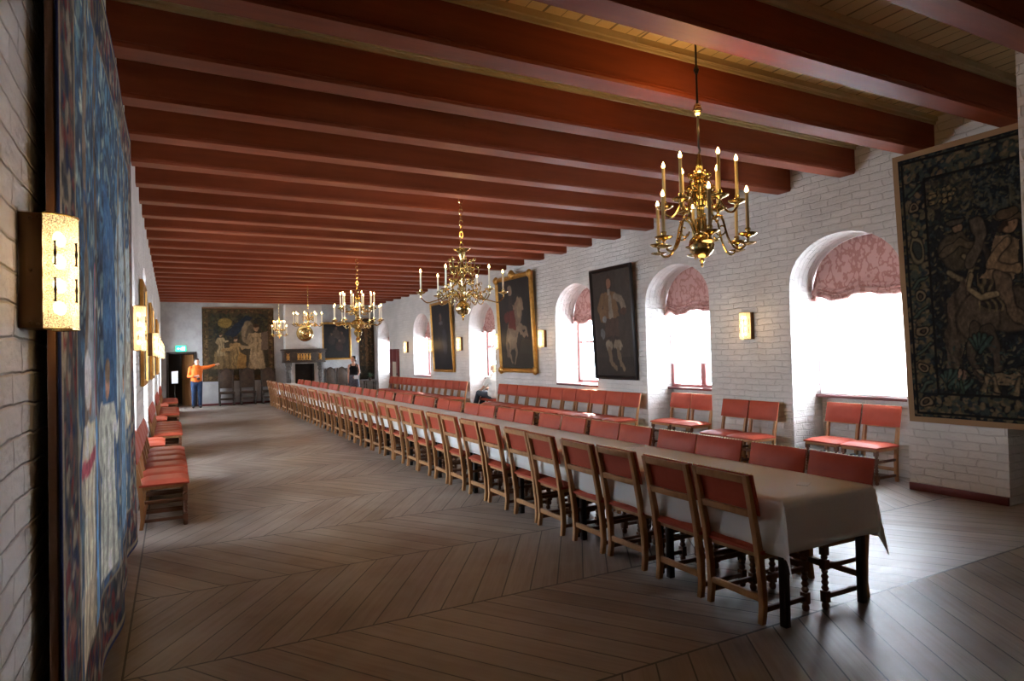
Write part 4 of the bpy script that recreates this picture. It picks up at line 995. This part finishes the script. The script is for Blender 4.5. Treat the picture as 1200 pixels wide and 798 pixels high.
# ------------------------------------------------------------------ the red leather chairs
def chair_proto():
    t = thing('dining_chair', 'x', 'chair')
    rear = [(-.20, 0), (-.186, .10), (-.19, .25), (-.21, .42), (-.225, .52), (-.265, .72), (-.305, .895)]
    wy = [.036, .040, .044, .046, .042, .036, .030]
    for s in (-1, 1):
        MB().bar([(s*.208, y, z) for y, z in rear], .036, wy).build('leg', 'oak', t, bevel=.003)
    prof = [(.018, .0), (.021, .015), (.013, .03), (.024, .05), (.024, .055), (.012, .065)]
    fl = MB().lathe([(.017, 0), (.023, .012), (.023, .03), (.014, .045)], 10).bar([(0, 0, .045), (0, 0, .115)], .042, .042)
    fl.lathe([(.015, .115), (.024, .132), (.015, .15), (.024, .168), (.015, .186), (.024, .204), (.015, .222), (.022, .238), (.016, .25)], 10)
    fl.bar([(0, 0, .25), (0, 0, .31)], .042, .042).lathe([(.016, .31), (.023, .325), (.016, .338)], 10).bar([(0, 0, .338), (0, 0, .40)], .042, .042)
    me = fl.mesh('leg', 'oakdark')
    for s in (-1, 1): link('leg', me, t, (s*.205, .19, 0))
    def yb(z):
        for (a, za), (b, zb) in zip(rear, rear[1:]):
            if za <= z <= zb: return a+(b-a)*(z-za)/(zb-za)
        return rear[-1][0]
    for z0, z1 in ((.638, .682), (.845, .893)):
        MB().hexa([(-.19, yb(z0)-.014, z0), (.19, yb(z0)-.014, z0), (.19, yb(z0)+.014, z0), (-.19, yb(z0)+.014, z0), (-.19, yb(z1)-.014, z1), (.19, yb(z1)-.014, z1), (.19, yb(z1)+.014, z1), (-.19, yb(z1)+.014, z1)]).build('back_rail', 'oak', t, bevel=.003)
    for s in (-1, 1):
        for z in (.08, .265): MB().box(s*.206-.011, s*.206+.011, -.17, .17, z-.015, z+.015).build('stretcher', 'oakdark', t, bevel=.002)
    MB().box(-.19, .19, -.199, -.175, .125, .165).build('stretcher', 'oak', t, bevel=.002)
    MB().box(-.185, .185, .179, .201, .262, .298).build('stretcher', 'oakdark', t, bevel=.002)
    MB().box(-.222, .222, -.19, .212, .385, .42).build('seat_frame', 'oak', t, bevel=.004)
    # upholstery
    def cushion(n, m, fn, th):
        mb = MB()
        for lay in (0, 1):
            for j in range(m+1):
                for i in range(n+1):
                    u, v = -1+2*i/n, -1+2*j/m
                    e = (1-abs(u)**6)*(1-abs(v)**6)
                    mb.v.append(fn(u, v, th*(.35+.65*e**.6) if lay else 0))
        k_ = (n+1)*(m+1)
        for j in range(m):
            for i in range(n):
                a = j*(n+1)+i; mb.f.append((a+n+1, a+n+2, a+1, a)); mb.f.append((k_+a, k_+a+1, k_+a+n+2, k_+a+n+1)); mb.uv += [None, None]
        rim = [i for i in range(n)]+[n+(n+1)*j for j in range(m)]+[m*(n+1)+n-i for i in range(n)]+[(n+1)*(m-j) for j in range(m)]
        for i in range(len(rim)):
            a, b = rim[i], rim[(i+1) % len(rim)]; mb.f.append((a, b, k_+b, k_+a)); mb.uv.append(None)
        return mb
    cushion(8, 8, lambda u, v, d: (u*.236, .006+v*.222, .42+d), .052).build('seat', 'leather', t, smooth=50)
    def bk(u, v, d):
        z = .652+(v+1)/2*.248; return (u*.244, yb(min(z, .895))+.016+d, z)
    b = cushion(8, 6, bk, .034).build('backrest', 'leather', t, smooth=50)
    nl = MB()
    for i in range(17): u = -1+2*i/16; nl.ball((u*.236, yb(.895)+.019, .903), (.006, .006, .004), 6, 4)
    nl.build('nail_trim', 'nail', b)
    return t
CP = chair_proto(); used = [False]
def chair(x, y, rz, label, group):
    o = CP if not used[0] else copy_tree(CP); used[0] = True
    o.location = (x, y, 0); o.rotation_euler = (0, 0, rz); o['label'] = label; o['group'] = group
    return o
rj = random.Random(4)
def jit(a): return rj.uniform(-a, a)
for k in range(18):
    y0 = 2.74+1.09*k+.008*k*k
    for j, dy in enumerate((.229, .731)):
        n = 2*k+j
        chair(3.30+jit(.012), y0+dy-.02+jit(.008), -PI/2+jit(.02), 'red leather oak chair on the aisle side of the long table, %s from near end' % ordw(n), 'chairs on the aisle side of the long table')
for k in range(18):
    y0 = 2.66+1.09*k+.008*k*k
    for j, dy in enumerate((.235, .745)):
        n = 2*k+j
        chair(3.80+jit(.010), y0+dy+jit(.006), PI/2+jit(.02), 'red leather oak chair on the window side of the long table, %s from near end' % ordw(n), 'chairs on the window side of the long table')
for i in range(11): chair(7.00+jit(.004), 9.20+.505*i, PI/2, 'red leather oak chair, %s from camera in the row under portrait and horseman' % ordw(i), 'chairs in a row below the horseman painting')
for i in range(14): chair(7.00+jit(.004), 16.72+.515*i, PI/2, 'red leather oak chair, %s from camera in the row below the dark portrait' % ordw(i), 'chairs in a row below the dark portrait')
for i, y in enumerate((6.30, 6.81)): chair(7.02, y, PI/2, 'red leather oak chair against the lamp-lit right pier, %s one of the pair' % ('right' if i == 0 else 'left'), 'chairs against the right pier')
for i, y in enumerate((7.96, 8.47)): chair(7.50, y, PI/2, 'red leather oak chair below the half drawn white blind, %s one of the pair' % ('right' if i == 0 else 'left'), 'chairs in the second window niche')
for i, y in enumerate((4.91, 5.42)): chair(7.49, y, PI/2, 'red leather oak chair below the nearest tall window, %s one of the pair' % ('right' if i == 0 else 'left'), 'chairs in the nearest window niche')
n = 0
for ys, x in (([7.55+.505*i for i in range(6)], -.09), ([10.95, 11.46], -.34), ([12.35+.505*i for i in range(5)], -.09), ([15.5, 16.0], -.34), ([16.95+.505*i for i in range(5)], -.09), ([20.25, 20.8], -.34), ([21.65+.505*i for i in range(5)], -.09)):
    for y in ys:
        chair(x+jit(.004), y, -PI/2, 'red leather oak chair, %s from the camera along the left wall' % ordw(n), 'chairs along the left wall'); n += 1

# antique high-backed chairs along the far wall
def antique_proto():
    t = thing('antique_chair', 'x', 'chair')
    for s in (-1, 1):
        MB().bar([(s*.24, -.22, 0), (s*.24, -.22, .45), (s*.24, -.25, .80), (s*.235, -.30, 1.26)], .05, .05).ball((s*.235, -.302, 1.275), .035, 8, 6).build('leg', 'carved', t, bevel=.004)
        MB().lathe([(.02, 0), (.035, .03), (.02, .06), (.03, .10), (.03, .16), (.018, .18), (.032, .24), (.018, .30), (.03, .34), (.03, .42)], 10, (s*.24, .22, 0)).build('leg', 'carved', t)
        MB().bar([(s*.24, -.20, .12), (s*.24, .20, .1201)], .03, .03).box(s*.24-.015, s*.24+.015, -.2, .2, .10, .14).build('stretcher', 'carved', t)
    MB().box(-.22, .22, .205, .235, .20, .28).build('stretcher', 'carved', t, bevel=.005)
    MB().box(-.27, .27, -.24, .26, .42, .50).build('seat', 'antique', t, bevel=.02)
    out = [(-.215, .62), (.215, .62), (.215, 1.18), (.16, 1.27), (.06, 1.33), (0, 1.35), (-.06, 1.33), (-.16, 1.27), (-.215, 1.18)]
    f = lambda u, v, d_: (u, -.235-(v-.62)*.11-.02+d_, v)
    b = MB().prism(out, f, .05).build('backrest', 'antique', t, bevel=.012)
    cr = MB().tube([f(u, v, .05) for u, v in out[2:]], .022, 8); cr.build('crest_rail', 'carved', b)
    return t
AP = antique_proto()
al = ['left of three under the banquet tapestry', 'middle of three under the banquet tapestry', 'right of three under the banquet tapestry', 'left one under the dark painting right of fireplace', 'middle one under the dark painting right of fireplace', 'right one under the dark painting, behind the woman']
for i, x in enumerate((1.76, 2.49, 3.24, 5.60, 6.06, 6.52)):
    o = AP if i == 0 else copy_tree(AP); o.location = (x, YF-.36, 0); o.rotation_euler = (0, 0, PI)
    if i > 2: o.scale = (.76, .8, .95); o.location.y = YF-.28
    o['label'] = 'dark high backed antique chair, '+al[i]; o['group'] = 'antique chairs along the far wall'
# small dark table in the far corner
t = thing('side_table', 'small dark side table in the far right corner under the narrow tapestry', 'table', (7.12, YF-.35, 0))
MB().box(-.24, .24, -.22, .22, .66, .70).build('tabletop', 'carved', t, bevel=.004)
for sx in (-1, 1):
    for sy_ in (-1, 1): MB().lathe([(.022, 0), (.03, .03), (.018, .06), (.03, .3), (.018, .5), (.03, .56), (.03, .66)], 10, (sx*.19, sy_*.17, 0)).build('leg', 'carved', t)
pl = thing('potted_plant', 'small dark leafy plant in a pot on the far corner side table', 'plant', (7.12, YF-.35, .70))
MB().lathe([(.05, 0), (.075, .1), (.08, .11), (.06, .11)], 14).build('pot', 'antique', pl)
lf = MB(); rl_ = random.Random(3)
for i in range(34):
    a = rl_.uniform(0, 2*PI); L = rl_.uniform(.12, .3); e = rl_.uniform(.5, 1.4); tip = Vector((math.cos(a)*L*math.cos(e), math.sin(a)*L*math.cos(e)*.6, .11+L*math.sin(e))); md_ = Vector((0, 0, .11)).lerp(tip, .6)+Vector((0, 0, .02)); sd_ = Vector((-math.sin(a), math.cos(a), 0))*.022
    lf.quad((0, 0, .11), md_+sd_, tip, md_-sd_)
M['leaf'] = pmat('dark leaf', (.02, .045, .02), .5)
lf.build('foliage', 'leaf', pl, smooth=0)

# ------------------------------------------------------------------ people
def fuse(o, vox, it=3):
    r = o.modifiers.new('fuse', 'REMESH'); r.mode = 'VOXEL'; r.voxel_size = vox; r.use_smooth_shade = True
    s_ = o.modifiers.new('smooth', 'SMOOTH'); s_.iterations = it; s_.factor = .5
    return o
def limb(mb, pts, rad, segs=12):
    mb.tube(pts, rad, segs)
    for q, r in zip(pts, rad): mb.ball(q, r if not isinstance(r, tuple) else (r[0], r[1], min(r)), 10, 7)
def hand(mb, wrist, direc, side, spread=.35, curl=.25):
    d_ = Vector(direc).normalized(); s_ = Vector(side); s_ = (s_-d_*s_.dot(d_)).normalized(); n_ = d_.cross(s_); wq = Vector(wrist)
    limb(mb, [wq, wq+d_*.05, wq+d_*.09], [(.022), (.028), (.026)], 10)
    for i, (off, L) in enumerate(((-.026, .062), (-.009, .075), (.009, .07), (.026, .055))):
        b_ = wq+d_*.085+s_*off; dd = (d_+s_*off*spread*8*.12).normalized()
        limb(mb, [b_, b_+dd*L*.5+n_*curl*.012, b_+dd*L*.9+n_*curl*.05], [.0095, .0088, .0078], 8)
    b_ = wq+d_*.035-s_*.024; limb(mb, [b_, b_+d_*.025-s_*.028, b_+d_*.055-s_*.036], [.012, .0105, .009], 8)
def head(t, c, yaw, hair, long_hair=False, body=None):
    """head on the body mesh: skull, jaw, nose, ears; returns children for hair and eyes"""
    Rm = Matrix.Rotation(yaw, 3, 'Z'); cc = Vector(c)
    at = lambda x, y, z: cc+Rm @ Vector((x, y, z))     # local -y = face direction
    body.ball(at(0, .008, .02), (.080, .100, .110), 16, 12, Rm); body.ball(at(0, -.022, -.055), (.056, .066, .065), 14, 10, Rm)
    body.ball(at(0, -.098, -.012), (.012, .018, .022), 8, 6, Rm); body.ball(at(0, -.090, -.058), (.024, .010, .008), 8, 6, Rm)
    for s in (-1, 1): body.ball(at(s*.078, .005, -.01), (.010, .02, .032), 8, 6, Rm); body.ball(at(s*.032, -.076, .018), (.02, .012, .008), 8, 6, Rm)
    h = MB(); h.ball(at(0, .028, .045), (.086, .092, .092), 16, 10, Rm); h.ball(at(0, .06, -.01), (.078, .055, .085), 14, 9, Rm)
    h.ball(at(0, -.035, .095), (.062, .05, .026), 10, 7, Rm)
    if long_hair: h.ball(at(0, .085, -.03), (.05, .05, .05), 12, 8, Rm)
    o = h.build('hair', hair, t); fuse(o, .012, 2)
    for s in (-1, 1): MB().ball(at(s*.032, -.084, .004), (.011, .008, .008), 8, 6, Rm).build('eye', 'hairdark', t)
# man in orange, pointing to the right
t = thing('person', 'man in orange sweater and blue jeans standing at the far left, arm stretched out', 'person', (.75, 25.35, 0))
b = MB()
for s, fx in ((-1, -.10), (1, .10)):
    limb(b, [(fx*.9, 0, .90), (fx*1.0, -.015, .50), (fx*1.05, .02, .09)], [.088, .058, .042])
    limb(b, [(fx*1.05, .03, .05), (fx*1.15, -.10, .04), (fx*1.2, -.16, .035)], [.04, .038, .03])
limb(b, [(0, 0, .92), (0, .0, 1.10), (0, 0, 1.32), (0, .01, 1.42)], [(.16, .115), (.15, .11), (.17, .11), (.11, .065)])
limb(b, [(0, .01, 1.40), (.01, -.01, 1.52)], [.06, .055])
limb(b, [(.18, 0, 1.40), (.40, -.03, 1.44), (.58, -.05, 1.50)], [.055, .042, .032]); hand(b, (.60, -.05, 1.51), (1, -.06, .2), (0, -.3, 1), .3, .1)
limb(b, [(-.18, 0, 1.40), (-.24, -.03, 1.14), (-.08, -.20, 1.12)], [.055, .044, .032]); hand(b, (-.05, -.21, 1.12), (1, -.2, .1), (0, 0, 1), .2, .8)
head(t, (.02, -.01, 1.62), math.radians(25), 'hairdark', False, b)
fuse(b.build('body', 'skin', t), .008)
c = MB()
limb(c, [(0, 0, .97), (0, 0, 1.10), (0, 0, 1.32), (0, .01, 1.44)], [(.185, .14), (.18, .135), (.205, .15), (.145, .10)])
limb(c, [(.17, 0, 1.41), (.40, -.03, 1.44), (.565, -.05, 1.495)], [.075, .060, .045]); limb(c, [(-.18, 0, 1.40), (-.25, -.03, 1.13), (-.11, -.19, 1.12)], [.075, .062, .045])
fuse(c.build('sweater', 'orange', t), .012)
c = MB()
for fx in (-.10, .10): limb(c, [(fx*.9, 0, .90), (fx*1.0, -.015, .50), (fx*1.05, .02, .08)], [.105, .078, .064])
limb(c, [(0, 0, .88), (0, 0, 1.0)], [(.17, .125), (.165, .12)]); fuse(c.build('jeans', 'jeans', t), .012)
for fx in (-.10, .10):
    c = MB(); limb(c, [(fx*1.05, .04, .045), (fx*1.15, -.09, .045), (fx*1.2, -.17, .038)], [.046, .044, .036]); c.build('shoe', 'shoe', t)
cm = MB().box(.0, .09, -.235, -.185, 1.0, 1.06); cm.tube([(.045, -.235, 1.03), (.045, -.275, 1.03)], .022, 12)
o = cm.build('camera', 'silver'); o.location = (.76, 25.35, 0); tag(o, 'small black camera hanging in front of the orange sweater', 'camera')
# woman in a black top
t = thing('person', 'dark haired woman in sleeveless black top and dark skirt walking behind the table', 'person', (6.06, 24.30, 0), math.radians(-20))
b = MB()
for fx, dy in ((-.08, -.10), (.08, .12)):
    limb(b, [(fx, 0, .90), (fx, dy*.6-.03, .48), (fx, dy+.04, .09)], [.085, .054, .038]); limb(b, [(fx, dy+.05, .05), (fx, dy-.08, .03), (fx, dy-.14, .028)], [.036, .033, .025])
limb(b, [(0, 0, .92), (0, 0, 1.08), (0, -.01, 1.25), (0, .0, 1.37)], [(.155, .105), (.12, .085), (.15, .10), (.13, .07)])
limb(b, [(0, 0, 1.36), (0, -.015, 1.48)], [.05, .046])
limb(b, [(.165, .0, 1.35), (.21, .04, 1.08), (.15, -.14, .93)], [.042, .034, .026]); hand(b, (.14, -.16, .92), (-.6, -.6, -.1), (0, 0, 1), .2, .8)
limb(b, [(-.165, .0, 1.35), (-.20, .03, 1.06), (-.19, -.08, .84)], [.042, .034, .026]); hand(b, (-.19, -.085, .82), (0, -.2, -1), (0, 1, 0), .2, .5)
head(t, (0, -.02, 1.585), math.radians(-55), 'hairdark', True, b)
fuse(b.build('body', 'skin', t), .008)
c = MB(); limb(c, [(0, 0, .96), (0, 0, 1.08), (0, -.01, 1.25), (0, .0, 1.33)], [(.165, .115), (.135, .098), (.165, .115), (.11, .07)])
for s in (-1, 1): limb(c, [(s*.085, -.105, 1.27), (s*.095, -.07, 1.36), (s*.10, 0, 1.41), (s*.095, .07, 1.36), (s*.085, .105, 1.27)], [.022]*5, 8)
fuse(c.build('top', 'black', t), .010)
c = MB().lathe([(.160, .99), (.172, .93), (.19, .85), (.215, .55), (.22, .52), (.18, .55), (.12, .95)], 24, (0, 0, 0), 1.0, .80); c.build('skirt', 'skirt', t)
for fx, dy in ((-.08, -.10), (.08, .12)):
    c = MB(); limb(c, [(fx, dy+.05, .035), (fx, dy-.08, .03), (fx, dy-.15, .027)], [.040, .037, .028]); c.build('shoe', 'shoe', t)
o = MB().box(-.04, .12, -.02, .02, .84, .98).build('brochure', 'paper'); o.location = (6.05, 24.04, 0); tag(o, 'white folded brochure held by the woman in black', 'brochure')
# person sitting in the fourth window niche, on a low bench
bn = thing('window_bench', 'low red cushioned bench in the window niche under the seated person', 'bench', (7.62, 15.72, 0))
MB().box(-.20, .20, -.60, .60, .40, .47).build('cushion', 'leather', bn, bevel=.02)
for sx in (-1, 1):
    for yy in (-.54, .54): MB().box(sx*.16-.022, sx*.16+.022, yy-.022, yy+.022, 0, .40).build('leg', 'oak', bn, bevel=.003)
t = thing('person', 'person in white shirt and dark jeans sitting in the window niche', 'person', (7.60, 15.32, 0))
b = MB()
for s, dx in ((-1, -.26), (1, -.08)):
    limb(b, [(dx*.5, .05, .56), (dx-.02, .50, .60), (dx-.05, .78, .11)], [.088, .062, .042]); limb(b, [(dx-.05, .76, .05), (dx-.05, .88, .04), (dx-.05, .94, .035)], [.04, .036, .03])
limb(b, [(-.05, .02, .56), (-.05, -.05, .74), (-.05, -.06, .95), (-.05, -.04, 1.05)], [(.155, .11), (.15, .105), (.175, .11), (.14, .08)])
limb(b, [(-.05, -.04, 1.04), (-.05, -.01, 1.15)], [.055, .05])
limb(b, [(-.23, -.04, 1.02), (-.27, .14, .82), (-.24, .36, .72)], [.05, .04, .03]); hand(b, (-.24, .38, .715), (.2, 1, -.2), (1, 0, 0), .2, .6)
limb(b, [(.13, -.04, 1.02), (.15, .14, .82), (.02, .34, .74)], [.05, .04, .03]); hand(b, (.0, .36, .735), (-.4, 1, -.1), (1, 0, 0), .2, .6)
head(t, (-.05, .0, 1.25), math.radians(160), 'hairfair', False, b)
fuse(b.build('body', 'skin', t), .009)
c = MB(); limb(c, [(-.05, .02, .60), (-.05, -.05, .74), (-.05, -.06, .95), (-.05, -.04, 1.07)], [(.19, .165), (.19, .165), (.22, .165), (.13, .10)])
limb(c, [(-.23, -.04, 1.02), (-.275, .10, .86)], [.068, .058]); limb(c, [(.13, -.04, 1.02), (.155, .10, .86)], [.068, .058]); fuse(c.build('shirt', 'white', t), .012)
c = MB()
for dx in (-.26, -.08): limb(c, [(dx*.5, .05, .56), (dx-.02, .50, .605), (dx-.05, .775, .13)], [.105, .080, .062])
limb(c, [(-.05, .02, .54), (-.05, .0, .64)], [(.17, .13), (.165, .125)]); fuse(c.build('jeans', 'jeansdark', t), .012)
for dx in (-.26, -.08):
    c = MB(); limb(c, [(dx-.05, .76, .045), (dx-.05, .88, .045), (dx-.05, .96, .038)], [.046, .044, .034]); c.build('shoe', 'shoe', t)
